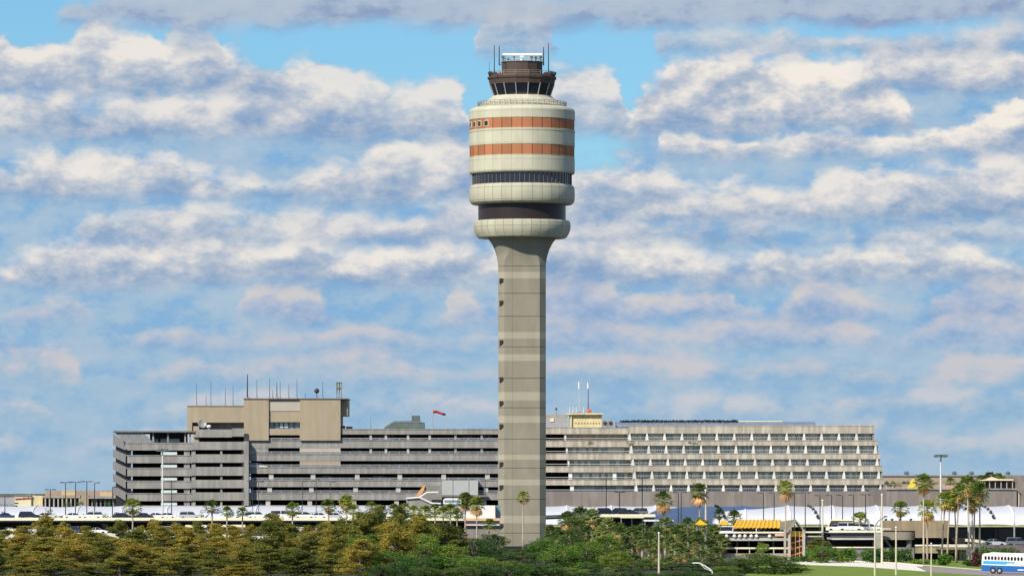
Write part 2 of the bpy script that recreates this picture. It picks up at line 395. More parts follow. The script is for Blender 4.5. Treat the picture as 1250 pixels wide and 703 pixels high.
CLOUDROWS = [
 dict(base=640, hmax=640.0, flat=True, amp=70, soft=70, litk=.35, alpha=.93, dark=(.22,.425,.69), mid=(.35,.50,.67), lit=(.62,.63,.66),
      prof=tops(640,[(0,45),(80,42),(150,60),(230,50),(330,75),(420,105),(560,125),(640,180),(700,210),(750,190),(790,105),(900,60),(1100,40),(1250,30)])),
 dict(base=560, prof=tops(560,[(0,530),(80,545),(200,520),(330,540),(480,525),(640,545),(760,535),(900,545),(1050,520),(1180,530),(1250,520)]), alpha=.85, litk=.85, amp=20, soft=22, dark=FD, mid=FM, lit=FL),
 dict(base=512, prof=tops(512,[(0,486),(40,484),(90,505),(200,490),(300,475),(420,495),(560,480),(700,498),(850,480),(1000,492),(1100,470),(1250,480)]), alpha=.9, litk=.95, amp=20, soft=20, dark=FD, mid=FM, lit=FL),
 dict(base=470, prof=tops(470,[(0,425),(60,420),(120,465),(200,450),(300,440),(450,428),(560,455),(680,440),(800,432),(920,450),(1000,445),(1120,455),(1180,425),(1220,432),(1250,428)]), alpha=.9, litk=.95, amp=22, soft=18, dark=FD, mid=FM, lit=(.68,.60,.60)),
 dict(base=425, prof=tops(425,[(0,405),(100,415),(200,400),(320,405),(450,395),(560,410),(700,385),(820,400),(900,395),(1010,385),(1100,405),(1170,378),(1230,372),(1250,380)]), alpha=.85, litk=.9, amp=22, soft=18, dark=(.25,.38,.60), mid=(.40,.49,.65), lit=(.68,.61,.60)),
 dict(base=392, prof=tops(392,[(0,380),(30,370),(110,372),(130,388),(280,390),(300,360),(350,352),(400,372),(440,390),(530,385),(560,352),(590,370),(680,340),(730,345),(790,360),(860,350),(930,375),(1010,345),(1100,380),(1190,345),(1250,352)]), alpha=.85, litk=.8, amp=22, soft=16, dark=(.24,.37,.60), mid=(.41,.48,.64), lit=(.74,.66,.60)),
 dict(base=348, soft=30, prof=tops(348,[(0,325),(50,300),(110,292),(160,285),(205,268),(250,275),(300,283),(330,300),(380,290),(430,300),(500,290),(560,300),(680,290),(760,282),(840,300),(900,312),(950,300),(1010,306),(1100,290),(1180,300),(1235,315),(1250,312)]), alpha=.95, litk=.95, amp=26),
 dict(base=296, prof=tops(296,[(0,280),(60,292),(120,262),(200,255),(300,262),(400,250),(480,268),(560,250),(640,250),(700,262),(800,270),(900,268),(1000,280),(1100,270),(1250,275)]), alpha=.9, litk=.75, amp=22),
 dict(base=272, prof=tops(272,[(0,290),(600,272),(690,205),(760,210),(800,208),(850,225),(900,222),(950,232),(1000,215),(1060,205),(1120,215),(1180,205),(1250,195)]), alpha=.95, litk=.85, amp=30),
 dict(base=246, prof=tops(246,[(0,215),(35,200),(100,188),(150,190),(210,200),(270,215),(320,222),(380,205),(430,200),(470,182),(520,178),(570,168),(640,200),(680,246),(800,260),(1250,260)]), alpha=.95, litk=.9, amp=26),
 dict(base=193, prof=tops(193,[(0,200),(780,200),(810,165),(860,166),(950,168),(1060,168),(1150,165),(1190,150),(1250,132)]), alpha=1.0, litk=1.0, amp=16, soft=10),
 dict(base=172, prof=tops(172,[(0,125),(60,118),(130,122),(200,120),(260,118),(300,100),(340,85),(380,78),(420,92),(470,102),(530,105),(565,112),(615,160),(660,140),(695,88),(730,84),(760,125),(805,172),(1250,180)]), alpha=.93, litk=.85, amp=30),
 dict(base=164, prof=tops(164,[(0,170),(725,170),(765,130),(800,88),(840,68),(900,72),(950,80),(1000,76),(1030,72),(1060,92),(1100,130),(1150,170),(1250,170)]), alpha=1.0, litk=1.0, amp=26),
 dict(base=118, prof=tops(118,[(0,44),(40,62),(85,58),(118,34),(150,40),(185,44),(210,62),(250,56),(290,66),(330,78),(370,100),(410,125),(1000,125),(1055,72),(1110,52),(1160,54),(1190,46),(1215,70),(1250,74)]), alpha=.97, litk=.9, amp=26),
 dict(base=68, prof=tops(68,[(0,75),(190,75),(220,22),(260,30),(300,75),(560,75),(590,10),(640,5),(680,20),(700,75),(780,72),(805,30),(860,28),(930,36),(1020,40),(1100,38),(1250,34)]), alpha=.85, litk=.55, amp=18),
 dict(base=34, prof=tops(34,[(0,44),(40,40),(80,6),(200,-10),(420,-20),(560,-20),(620,-30),(660,0),(720,-15),(840,-40),(1000,-60),(1250,-70)]), alpha=.92, litk=.15, amp=14, dark=(.27,.33,.50)),
]
build_world()
sc.view_settings.view_transform = 'Standard'; sc.view_settings.look = 'None'; sc.view_settings.exposure = 0; sc.view_settings.gamma = 1

# ------------------------------------------------------------------ setting
g = MB(); g.add([(-12000,-200,0),(12000,-200,0),(12000,30000,0),(-12000,30000,0)], [(0,1,2,3)])
struct(g.build('ground', mat('ground_mix', (.05,.06,.025), c2=(.035,.035,.02), scale=.03, rough=.95)))
def gpt(px, py): Y = H*F/(py-HY); return (PX(px, Y), Y)
def sheet(name, pts, z, m):
    b = MB(); b.add([(p[0], p[1], z) for p in pts], [tuple(range(len(pts)))]); return struct(b.build(name, m))
sheet('lawn', [gpt(930,681), gpt(1300,681), gpt(1300,712), gpt(900,712)], .004, grassm)
sheet('drive', [gpt(945,688), gpt(968,688.6), gpt(1050,691.2), gpt(1132,697.2), gpt(1126,690.0), gpt(1100,687.4), gpt(1030,684.4), gpt(950,682.6)], .008, cream_rd)
sheet('road', [gpt(1118,690.6), gpt(1132,697.6), gpt(1190,701.2), gpt(1300,708), gpt(1300,701), gpt(1197,695.6)], .012, mauve_rd)
kb = MB()
kp = [(950,682.6),(1030,684.4),(1100,687.4),(1126,690),(1197,695.4),(1300,700.8)]
for a, b_ in zip(kp[:-1], kp[1:]):
    x0, y0 = gpt(*a); x1, y1 = gpt(*b_)
    kb.add([(x0,y0,0),(x1,y1,0),(x1,y1+.4,0),(x0,y0+.4,0),(x0,y0,.15),(x1,y1,.15),(x1,y1+.4,.15),(x0,y0+.4,.15)],
           [(0,1,5,4),(4,5,6,7),(3,2,1,0),(1,2,6,5),(2,3,7,6),(3,0,4,7)])
struct(kb.build('kerb', mat('kerb_cream', (.75,.70,.60), var=.05)))

# ------------------------------------------------------------------ control tower
def tower():
    Y = 1140.0; s = S(Y); cx = PX(637.2, Y)
    root = empty('control_tower', (cx, Y, 0), 'tall cream and grey air traffic control tower with orange banded round head', 'control tower')
    Z = lambda py: PZ(py, Y)
    LR = lambda prof: [(r*s, Z(py)) for r, py in prof]
    creamA = ring_mat('tower_cream', (.54,.53,.42), 32, .025, .2, .04, streak=.1, hlines=[(Z(p), .07) for p in (210.9,197.5,178.3,162.0,139)])
    creamB = ring_mat('tower_cream_ring', (.48,.47,.37), 32, .035, .4, .05, streak=.12, hlines=[(Z(p), .07) for p in (231,246,277.5)])
    orng = ring_mat('tower_orange', (.41,.165,.08), 32, .045, .6, .18, streak=.10)
    brown = ring_mat('tower_brown', (.085,.06,.052), 16, .02, .3, .05, rough=.6)
    darkb = ring_mat('tower_dark_band', (.035,.024,.026), 0, streak=.1, rough=.35)
    def ring(name, prof, m, n=96):
        b = MB(); b.lathe(LR(prof), n, cx, Y); o = b.build(name, m, root, smooth=True)
        md = o.modifiers.new('e', 'EDGE_SPLIT'); md.split_angle = R(25); return o
    # shaft: rounded square, wide flare on top
    def sect(hw, cr, z, n=6):
        pts = []
        for qx, qy, a0 in ((1,1,0),(-1,1,90),(-1,-1,180),(1,-1,270)):
            for i in range(n+1):
                a = R(a0 + 90*i/n); e0, e1 = R(a0), R(a0+90); u = i/n
                lx = math.cos(e0)*(1-u)+math.cos(e1)*u; ly = math.sin(e0)*(1-u)+math.sin(e1)*u
                k = max(0, min(1, (cr/s-9)/12)); kx = lx*(1-k)+math.cos(a)*k; ky = ly*(1-k)+math.sin(a)*k
                pts.append((cx+qx*(hw-cr)+cr*kx, Y+qy*(hw-cr)+cr*ky, z))
        return pts
    zl = []   # (py, hw px, corner px, material for the segment above going up)
    lights = [(333,341),(406,414),(433,441),(479,489),(508,516),(555,561),(585,592),(629,638)]
    seams = [326,359,387,424,462,498,536,571,609,650]
    cuts = sorted(set([668] + [v for l in lights for v in l] + [q for v in seams for q in (v-.45, v+.45)] ), reverse=True)
    b = MB(); prev = None; rings = []
    for c in cuts: rings.append((c, 29.0, 7.5))
    for c, hw, cr in ((319.9,29.6,8.5),(315,30.4,11),(309,31.9,17),(303,34.0,21),(298,36.6,26),(294,39.4,32),(291,42.2,39),(286,42.3,40)): rings.append((c, hw, cr))
    nn = None
    for c, hw, cr in rings:
        zz = Z(c) if c < 667 else 0.0
        pts = sect(hw*s, cr*s, zz); nn = len(pts); b.v += pts
    for j in range(len(rings)-1):
        mid = (rings[j][0]+rings[j+1][0])/2
        mi = 0
        if any(l[0] < mid < l[1] for l in lights): mi = 1
        if any(abs(mid-v) < .46 for v in seams): mi = 2
        for i in range(nn):
            i2 = (i+1) % nn
            b.f.append((j*nn+i, j*nn+i2, (j+1)*nn+i2, (j+1)*nn+i)); b.mi.append(mi)
    vl = [((625.5-637.2)*s, .05), ((643.5-637.2)*s, .04)]
    shA = ring_mat('shaft_panel', (.275,.258,.205), 0, vlines=vl[:1], linedark=.3, streak=.12)
    shB = ring_mat('shaft_light_band', (.385,.36,.285), 0, vlines=vl[:1], linedark=.3, streak=.08)
    seamm = mat('shaft_seam', (.11,.10,.085))
    o = b.build('shaft', [shA, shB, seamm], root, smooth=True)
    md = o.modifiers.new('e', 'EDGE_SPLIT'); md.split_angle = R(30)
    fl = MB()
    for (x, w) in ((625.5,.09),(643.5,.09)):
        pass
    # slot windows on the left front corner
    for k, py in enumerate((344,371,419,464,493,521,567,595,642)):
        q = MB(); xx = PX(610.6, Y)
        a = R(40)
        q.prism([(-.4,Z(py)-.55),(.6,Z(py)-.1),(.6,Z(py)+.55),(-.4,Z(py)+.55)], 'y', -.2, .6)
        ca, sa = math.cos(a), math.sin(a); nx, ny = xx+.15, Y-25.6*s
        q.v = [(nx + p[0]*ca - p[1]*sa*-1*0 - p[1]*0.0, ny - p[0]*sa + p[1], p[2]) for p in q.v]
        q.build('slot_window', black, root)
    ring('collar_ring', [(41,291),(52.5,291.2),(54.5,290),(57,286),(59,281),(59.3,276),(58.8,271.5),(57.5,270),(50,270)], creamB)
    ring('lower_dark_band', [(53.5,270.5),(53.5,250.5)], darkb)
    ring('observation_ring', [(53,250.4),(60.5,250),(63,248),(64.3,245),(64.5,238),(64.3,231),(63.2,228),(61,226.4),(58,226.3)], creamB)
    ring('window_band', [(60.3,226.8),(60.3,213)], glass_d)
    q = MB()
    for i in range(64):
        a = 2*math.pi*(i+.5)/64; r = 60.6*s
        q.box(cx+r*math.cos(a)-.06, cx+r*math.cos(a)+.06, Y+r*math.sin(a)-.06, Y+r*math.sin(a)+.06, Z(226.6), Z(213.2))
    q.build('mullions', mat('mullion_grey', (.13,.13,.135)), root)
    ring('drum_lower_wall', [(59,213.2),(63.3,213),(64.4,211.6),(64.4,211),(64.1,210.7),(64.4,210.4),(64.4,194.5),(63.8,194.2),(64.2,192.4),(64.2,192.2)], creamA)
    ring('orange_band', [(64.0,192.6),(64.0,179.6)], orng)
    ring('drum_middle_wall', [(64.1,179.8),(64.5,179.4),(64.5,177.5),(64.1,177.2),(64.4,177),(64.4,163.4),(64.0,163.1),(64.7,162.8),(64.7,160.2),(64.2,160.0)], creamA)
    ring('orange_band', [(64.0,160.4),(64.0,147.6)], orng)
    ring('drum_upper_wall', [(64.1,147.8),(64.6,147.2),(64.6,136.5),(63.2,134.2),(60.5,132.6),(57,131.6),(50,131)], creamA)
    # small windows at left of the upper orange band
    for px in (575.0, 579.6, 585.6, 593.8):
        x = PX(px, Y); dx = x-cx; r = 64.0*s; a = math.asin(max(-1, min(1, dx/r)))
        wd = 1.05
        for nm, ww, zz, m, out in (('window', wd, 1.05, glass_d, .10),):
            q = MB(); q.box(-ww/2, ww/2, -out, .3, -zz/2, zz/2)
            f2 = MB()
            q.v = [(cx + math.sin(a)*(r-p[1]) + math.cos(a)*p[0], Y - math.cos(a)*(r-p[1]) + math.sin(a)*p[0], Z(153.8)+p[2]) for p in q.v]
            wo = q.build(nm, m, root)
            f2.box(-ww/2-.12, ww/2+.12, -.06, .25, -zz/2-.12, zz/2+.12)
            f2.v = [(cx + math.sin(a)*(r-p[1]) + math.cos(a)*p[0], Y - math.cos(a)*(r-p[1]) + math.sin(a)*p[0], Z(153.8)+p[2]) for p in f2.v]
            f2.build('frame', creamw, wo)
    # gallery with rail
    ring('gallery_deck', [(50,132.2),(54.5,132),(54.5,130.8),(50,130.6)], mat('gallery_grey', (.2,.17,.12)))
    q = MB()
    for i in range(48):
        a = 2*math.pi*i/48; q.cyl(cx+54.1*s*math.cos(a), Y+54.1*s*math.sin(a), Z(131), Z(125.4), .06, n=5)
    for py in (125.4, 127.3):
        pts = [(cx+54.1*s*math.cos(2*math.pi*i/64), Y+54.1*s*math.sin(2*math.pi*i/64), Z(py)) for i in range(65)]
        q.tube(pts, .055, 5)
    for i in range(96):
        a = 2*math.pi*i/96; q.cyl(cx+54.1*s*math.cos(a), Y+54.1*s*math.sin(a), Z(131), Z(127.3), .03, n=4)
    q.build('gallery_rail', mat('rail_brown', (.24,.20,.13)), root)
    ring('upper_roof', [(53,131.5),(52,129.5),(49,127.2),(44.5,124),(39,120.6),(37,119),(36,118.2),(30,118.1)], creamA)
    # cab: 16 sides, leaning glass
    n = 16; a0 = math.pi/16
    q = MB(); q.lathe(LR([(34.2,118.6),(39.6,103.2)]), n, cx, Y, a0); q.build('cab_glass', glass_d, root)
    for i in range(n):
        a = a0 + 2*math.pi*i/n
        m_ = MB()
        p0 = (cx+34.6*s*math.cos(a), Y+34.6*s*math.sin(a), Z(118.6)); p1 = (cx+40.0*s*math.cos(a), Y+40.0*s*math.sin(a), Z(103.4))
        m_.tube([p0, p1], .13, 5); m_.build('cab_mullion', gmetal, root)
    q = MB(); q.lathe(LR([(36.6,119.2),(36.6,118.0),(33.5,117.9)]), n, cx, Y, a0); q.build('cab_sill', creamw, root)
    q = MB(); q.lathe(LR([(38,104.2),(40.2,104),(41.4,97.6),(42.6,97.2),(42.9,95.2),(41.6,94.8),(41,92.6),(39.6,92.5),(39.2,94),(20,93.6)]), n, cx, Y, a0); q.build('cab_roof', brown, root)
    q = MB(); q.lathe(LR([(25.6,94),(25.6,77.4),(26.4,77.2),(26.4,76.4),(10,76.2)]), 12, cx, Y, R(15)); q.build('equipment_room', brown, root)
    q = MB()
    for i in range(16):
        a = a0+2*math.pi*i/16; q.cyl(cx+39.8*s*math.cos(a), Y+39.8*s*math.sin(a), Z(94), Z(88.6), .05, n=5)
    for py in (88.6, 90.8):
        q.tube([(cx+39.8*s*math.cos(a0+2*math.pi*i/16), Y+39.8*s*math.sin(a0+2*math.pi*i/16), Z(py)) for i in range(17)], .045, 5)
    q.build('cab_roof_rail', mat('rail_warm', (.35,.27,.2)), root)
    q = MB()
    for i in range(20):
        a = 2*math.pi*i/20; q.cyl(cx+25.4*s*math.cos(a), Y+25.4*s*math.sin(a), Z(77), Z(70.6), .05, n=5)
    for py in (70.6, 73.6, 76):
        q.tube([(cx+25.4*s*math.cos(2*math.pi*i/24), Y+25.4*s*math.sin(2*math.pi*i/24), Z(py)) for i in range(25)], .05, 5)
    q.build('top_rail', rail, root)
    # small roof equipment
    for px, py, r in ((598.5,90.5,.5),(604,91,.6),(609,90,.45),(667,91,.6),(672,90.4,.5),(676,91,.55)):
        q = MB(); X0 = PX(px, Y); yy = Y - 12*s; q.lathe([(r*.4,Z(94)),(r,Z(py+1.2)),(r,Z(py-1)),(r*.5,Z(py-2))], 10, X0, yy); q.build('roof_beacon', gmetal if r < .5 else dmetal, root)
    for px, py in ((614,70),(621,72.5),(628,70),(649,70.5),(654,71),(660,70)):
        q = MB(); X0 = PX(px, Y); q.cyl(X0, Y-3, Z(76.6), Z(py+2.2), .12, n=6); q.box(X0-.35, X0+.35, Y-3.3, Y-2.7, Z(py+2.4), Z(py)); q.build('roof_light', greenm, root)
    # surface radar bar
    q = MB(); q.cyl(PX(637,Y), Y, Z(76.6), Z(71), .45, .35, 10); q.box(PX(637,Y)-.4, PX(637,Y)+.4, Y-.5, Y+.5, Z(71.2), Z(68.2)); rp = q.build('radar_pedestal', white, root)
    q = MB(); q.prism([(-.32,Z(68.0)),(.18,Z(68.2)),(.32,Z(66)),(-.1,Z(65.6))], 'x', 0, 48*s)
    q.v = [(PX(613.5,Y)+p[0], Y+p[1], p[2]) for p in q.v]; q.build('radar_bar', white, root)
    for px, top, r in ((603.5,58.5,.13),(609.4,56.5,.16),(663.5,58,.16),(669.3,56.5,.14),(597.5,79,.06)):
        q = MB(); yy = Y if 605 < px < 668 else Y-6
        z0 = Z(80) if 605 < px < 668 else Z(93)
        X0 = PX(px, Y)
        q.tube([(X0,yy,z0),(X0,yy,Z(top))], r, 6, r2=r*.6); q.build('whip_antenna', dmetal, root)
        if 605 < px < 668:
            q = MB(); x1 = PX(614 if px < 637 else 660, Y); q.box(min(X0,x1), max(X0,x1), yy-.08, yy+.08, Z(80.2), Z(79.4)); q.build('antenna_bracket', dmetal, root)
tower()

# ------------------------------------------------------------------ simple rod objects on roofs
def antenna(px, top, base, Y, r, label, ball=None, m=None, group='whip antennas on the roofs'):
    q = MB(); X0 = PX(px, Y); rt = empty('roof_antenna', (X0, Y, PZ(base, Y)), label, 'antenna', group)
    q.tube([(X0,Y,PZ(base,Y)),(X0,Y,PZ(top,Y))], r, 6, r2=r*.55); q.build('mast', m or dmetal, rt)
    b = MB(); b.cyl(X0, Y, PZ(base,Y), PZ(base,Y)+.25, r*3, n=8); b.build('foot', gmetal, rt)
    if ball:
        b = MB(); r_ = ball; zc = PZ(top, Y)
        b.lathe([(.02,zc-r_),(r_*.7,zc-r_*.7),(r_,zc),(r_*.7,zc+r_*.7),(.02,zc+r_)], 12, X0, Y); b.build('ball', dmetal, rt, smooth=True)
    return rt

# ------------------------------------------------------------------ parking garage
def garage():
    Y = 1300.0
    rt = empty('parking_garage', (PX(380,Y), Y, 0), 'long multi-storey grey concrete parking garage with dark openings left of the tower', 'parking garage')
    Z = lambda py: PZ(py, Y)
    # main right hand part x 300..642
    rows = [(523,530),(537,546.5),(553.5,562.3),(569.5,577.8),(585.5,594),(601,610)]
    def band(px0, px1, y0, y1, yy, m=conc, nm='parapet', th=.35, lip=True):
        b = MB(); b.pb(px0, px1, y0, y1, yy, th)
        if lip: b.box(PX(px0,yy), PX(px1,yy), yy-.12, yy, PZ(y0,yy)-.22, PZ(y0,yy)-.02)
        return b.build(nm, m, rt)
    for i, (a, b) in enumerate(rows):
        px0 = 416 if i == 0 else 300
        band(px0, 642, a, b, Y)
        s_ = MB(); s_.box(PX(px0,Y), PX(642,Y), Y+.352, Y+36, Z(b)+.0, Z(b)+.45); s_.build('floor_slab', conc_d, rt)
        if i > 0:
            q = MB(); q.box(PX(px0+(6 if i>3 else 0),Y), PX(642,Y), Y-.10, Y-.04, Z(a)+.42, Z(a)+.52)
            q.box(PX(px0+(6 if i>3 else 0),Y), PX(642,Y), Y-.10, Y-.04, Z(a)+.16, Z(a)+.22)
            x = PX(px0,Y)+1.5
            while x < PX(641,Y): q.box(x-.04, x+.04, Y-.08, Y-.045, Z(a)-.02, Z(a)+.45); x += 2.4
            q.build('guard_rail', rail, rt)
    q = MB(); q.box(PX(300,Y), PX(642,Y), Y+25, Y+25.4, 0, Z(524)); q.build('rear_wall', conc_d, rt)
    q = MB(); q.pb(300, 642, 616.5, 626, Y, .35); q.box(PX(300,Y), PX(642,Y), Y, Y+.35, 0, Z(626)-.003); q.build('base_wall', conc_w, rt)
    # columns seen in the lower openings
    for k, (ya, yb) in enumerate(((577.8,585.5),(594,601),(610,616.5))):
        for px in (331, 382, 436, 488, 541.5, 595):
            dx = -2*k if px > 300 else 0
            q = MB(); q.box(PX(px+dx,Y)-.55, PX(px+dx,Y)+.55, Y+.36, Y+1.1, Z(yb), Z(ya)); q.build('column', conc_w, rt)
    for ya, yb in ((530,537),(546.5,553.5)):
        for px in (452.5, 471, 498, 524.5, 556, 588):
            q = MB(); q.box(PX(px,Y)-.28, PX(px,Y)+.28, Y+.36, Y+.9, Z(yb), Z(ya)); q.build('column', conc_w if px<530 else conc, rt)
    # grey and light solid panels between levels
    for px0, px1, y0, y1, m in ((366,415.6,546.6,553.4,tan_l),(300,327.5,546.6,553.4,conc),(366,415.6,562.4,569.4,tan),(300,303,562.4,569.4,conc),(317,366,578,585.4,None)):
        if m is None: continue
        q = MB(); q.pb(px0, px1, y0, y1, Y+.05, .25); q.build('infill_panel', m, rt)
    # ---- left part, a little proud, with sloping side ramps
    Yl = 1298.6
    lrows = [(540,549.4),(555.2,565),(570.6,580.8),(586.4,596),(601.6,611.2)]
    zig = 264
    for (a, b) in lrows:
        # left run, then a shallow bay that steps forward at the right
        band(153.5, 234, a, b, Yl)
        q = MB()
        pts = [(234, Yl), (277, Yl), (279.5, Yl-1), (299, Yl-1)]
        P = [(PX(px, yy), yy) for px, yy in pts]
        poly = P + [(x, y+.4) for x, y in reversed(P)]
        q.prism([(x, y) for x, y in poly], 'z', PZ(b-.6,Yl), PZ(a-1,Yl)); q.build('bay_parapet', conc, rt)
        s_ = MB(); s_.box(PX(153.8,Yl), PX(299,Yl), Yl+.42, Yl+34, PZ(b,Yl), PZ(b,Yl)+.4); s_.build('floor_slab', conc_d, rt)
        # side ramp: sloping parapet from far left corner to near corner
        q = MB(); x0, x1 = PX(138.0, Yl+70), PX(153.5, Yl)
        za0, za1 = PZ(a-9.5, Yl), PZ(a, Yl); h = PZ(a,Yl)-PZ(b,Yl)
        vs = []
        for dx in (0, .35):
            vs += [(x0+dx, Yl+70, za0-h), (x1+dx, Yl, za1-h), (x1+dx, Yl, za1), (x0+dx, Yl+70, za0)]
        q.add(vs, [(0,1,2,3),(7,6,5,4),(0,4,5,1),(3,2,6,7),(1,5,6,2),(0,3,7,4)])
        q.build('ramp_parapet', conc, rt)
        if a == 540:
            q = MB(); q.prism([(x0+.7,Yl+69.8),(x1+.9,Yl+.5),(x1+1.3,Yl+.5),(x0+1.1,Yl+69.8)], 'z', 0, PZ(541,Yl)); q.build('ramp_shade_sheet', black, rt)  # near-black sheet; shade between the ramp slabs is put into its colour
        q = MB(); q.add([(x0+.4,Yl+70,za0-h+.3),(x1+.4,Yl+.36,za1-h+.3),(x1+30,Yl+.36,za1-h+.3),(x0+30,Yl+70,za0-h+.3),
                          (x0+.4,Yl+70,za0-h),(x1+.4,Yl+.36,za1-h),(x1+30,Yl+.36,za1-h),(x0+30,Yl+70,za0-h)],
                         [(0,1,2,3),(7,6,5,4),(0,4,5,1),(3,2,6,7),(1,5,6,2),(0,3,7,4)]); q.build('ramp_slab', conc_d, rt)
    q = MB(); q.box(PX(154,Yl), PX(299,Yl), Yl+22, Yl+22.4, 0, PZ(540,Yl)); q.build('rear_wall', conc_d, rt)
    q = MB(); q.box(PX(153.5,Yl), PX(299,Yl), Yl, Yl+.4, 0, PZ(616.8,Yl)); q.build('base_wall', conc_w, rt)
    for (ya, yb) in ((549.4,555.2),(565,570.6),(580.8,586.4),(596,601.6),(611.2,616.8)):
        for px, w in ((228,1.4),(236,1.0),(270,.5),(298.6,1.5)):
            q = MB(); q.box(PX(px,Yl)-w/2, PX(px,Yl)+w/2, Yl+.45, Yl+1.2, PZ(yb,Yl), PZ(ya,Yl)); q.build('column', conc, rt)
        q = MB(); q.pb(196.5, 216, ya+1.6, yb-.4, Yl+.45, .2); q.build('light_panel', mat('panel_pale', (.62,.70,.72), var=.05), rt)
    for a, b in ((549.4,616.8),):
        q = MB(); q.pb(297.5, 303.5, 538.2, 617, Yl-1.1, 4); q.build('pier', conc, rt)
    # top open deck with thin roof and slanting wing
    q = MB(); q.pb(138, 238, 525.8, 527.6, Yl, 40); q.build('roof_slab', mat('roof_edge', (.16,.16,.16)), rt)
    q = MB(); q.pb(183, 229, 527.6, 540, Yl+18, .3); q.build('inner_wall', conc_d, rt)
    q = MB()
    q.add([(PX(140,Yl),Yl+.5,PZ(527.7,Yl)),(PX(174,Yl),Yl+.5,PZ(527.7,Yl)),(PX(187,Yl),Yl+.5,PZ(540,Yl)),(PX(153,Yl),Yl+.5,PZ(540,Yl)),
           (PX(140,Yl),Yl+.9,PZ(527.7,Yl)),(PX(174,Yl),Yl+.9,PZ(527.7,Yl)),(PX(187,Yl),Yl+.9,PZ(540,Yl)),(PX(153,Yl),Yl+.9,PZ(540,Yl))],
          [(3,2,1,0),(4,5,6,7),(0,1,5,4),(1,2,6,5),(2,3,7,6),(3,0,4,7)])
    q.build('ribbed_screen', mat('ribbed_grey', (.24,.255,.27), scale=3, var=.3, stretch=(3,3,.2)), rt)
    q = MB(); q.add([(PX(138,Yl+70),Yl+70,PZ(526,Yl)),(PX(153.5,Yl),Yl-.02,PZ(540,Yl)),(PX(153.5,Yl),Yl-.02,PZ(548,Yl)),(PX(138,Yl+70),Yl+70,PZ(538,Yl)),
             (PX(138,Yl+70)+.4,Yl+70,PZ(526,Yl)),(PX(153.5,Yl)+.4,Yl-.02,PZ(540,Yl)),(PX(153.5,Yl)+.4,Yl-.02,PZ(548,Yl)),(PX(138,Yl+70)+.4,Yl+70,PZ(538,Yl))],
             [(0,1,2,3),(7,6,5,4),(0,4,5,1),(3,2,6,7),(1,5,6,2),(0,3,7,4)]); q.build('ramp_parapet', conc, rt)
    for px0, px1, y0, y1 in ((184,193,535.5,539.5),(196,219,535.5,539.6)):
        q = MB(); q.pb(px0, px1, y0, y1, Yl+5, .3); q.build('light_panel', mat('panel_pale', (.62,.70,.72), var=.05), rt)
    for px in (187, 205, 226, 232):
        q = MB(); q.pb(px-1, px+1, 527.6, 540, Yl+1, .5); q.build('column', conc, rt)
    # stair and office blocks
    q = MB(); q.pb(228.5, 298.5, 495.5, 515.5, Yl+1, 16); q.pb(228.5, 234.5, 515.5, 526, Yl+1, 16); q.box(PX(228.1,Yl+1), PX(298.5,Yl+1), Yl+.8, Yl+17.2, PZ(495.5,Yl), PZ(494.8,Yl)); q.build('upper_block', tan, rt)
    q = MB(); q.pb(234.5, 298.5, 515.5, 524, Yl+4, .4); q.build('recess_wall', brownw, rt)
    q = MB(); q.pb(239, 283, 524.2, 533.6, Yl-.6, .4); q.pb(283, 297.4, 522.6, 532.4, Yl-1, .4); q.box(PX(236,Yl), PX(297.3,Yl), Yl-.19, Yl+18, PZ(533.4,Yl), PZ(532.4,Yl)); q.build('balcony', conc, rt)
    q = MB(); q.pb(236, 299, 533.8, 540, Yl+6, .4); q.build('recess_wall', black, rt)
    q = MB(); q.pb(236, 243, 520, 540, Yl+.5, 1); q.build('corner_pier', tan, rt)
    Yb = 1299.3
    q = MB(); q.pb(297.7, 328, 487, 537.4, Yb, 20); q.build('tan_block', tan, rt)
    q = MB(); q.pb(366, 415.6, 487, 537.4, Yb, 20); q.build('tan_block', tan, rt)
    q = MB(); q.pb(415.6, 424.4, 487, 507.3, Yb+2, 15); q.build('overhanging_block', tan, rt)
    q = MB(); q.pb(328, 366, 487, 515, Yb+.6, 19); q.build('centre_block', tan, rt)
    q = MB(); q.pb(328, 366, 488, 501.6, Yb+.45, .14); q.build('pale_panel', tan_l, rt)
    q = MB(); q.box(PX(297.3,Yb), PX(424.8,Yb), Yb-.25, Yb+20.2, PZ(487,Yb), PZ(486.1,Yb)); q.build('coping', mat('coping', (.2,.15,.11)), rt)
    wi = MB(); wi.pb(328, 366, 515, 523, Yb+2, .2); w = wi.build('window', glass_t, rt)
    q = MB()
    for px in (328.4,334.5,340.5,346,352,358.5,365.4): q.box(PX(px,Yb)-.12, PX(px,Yb)+.12, Yb+1.7, Yb+1.98, PZ(523,Yb), PZ(515,Yb))
    q.build('frame', dmetal, w)
    q = MB()
    for a, b in ((341,345.6),(347,351.6)): q.pb(a, b, 516.2, 522, Yb+1.75, .2)
    q.build('blind', mat('blind_blue', (.45,.55,.62)), w)
    q = MB(); q.pb(328, 366, 523, 530.8, Yb+.3, 2); q.build('block_parapet', tan, rt)
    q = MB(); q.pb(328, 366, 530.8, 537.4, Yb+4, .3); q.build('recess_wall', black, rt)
    # ramp with white rails, solid panels near the tower
    Yr = 1280.0
    q = MB(); q.pb(520, 539.5, 592.5, 614, Y-1.5, 1.2); q.build('grey_infill', mat('infill_grey', (.23,.23,.22)), rt)
    q = MB(); q.pb(527, 539, 609.5, 614, Y-1.8, .25); q.build('doorway', black, rt)
    q = MB(); q.pb(539.5, 583.5, 586.3, 604, Y-2, 1.7); q.build('white_panel', mat('screen_grey', (.44,.46,.47), var=.03), rt)
    q = MB(); q.pb(539.5, 595, 604.2, 606.2, Y-2.2, 1.9); q.build('panel_ledge', conc_d, rt)
    return rt
GAR = garage()
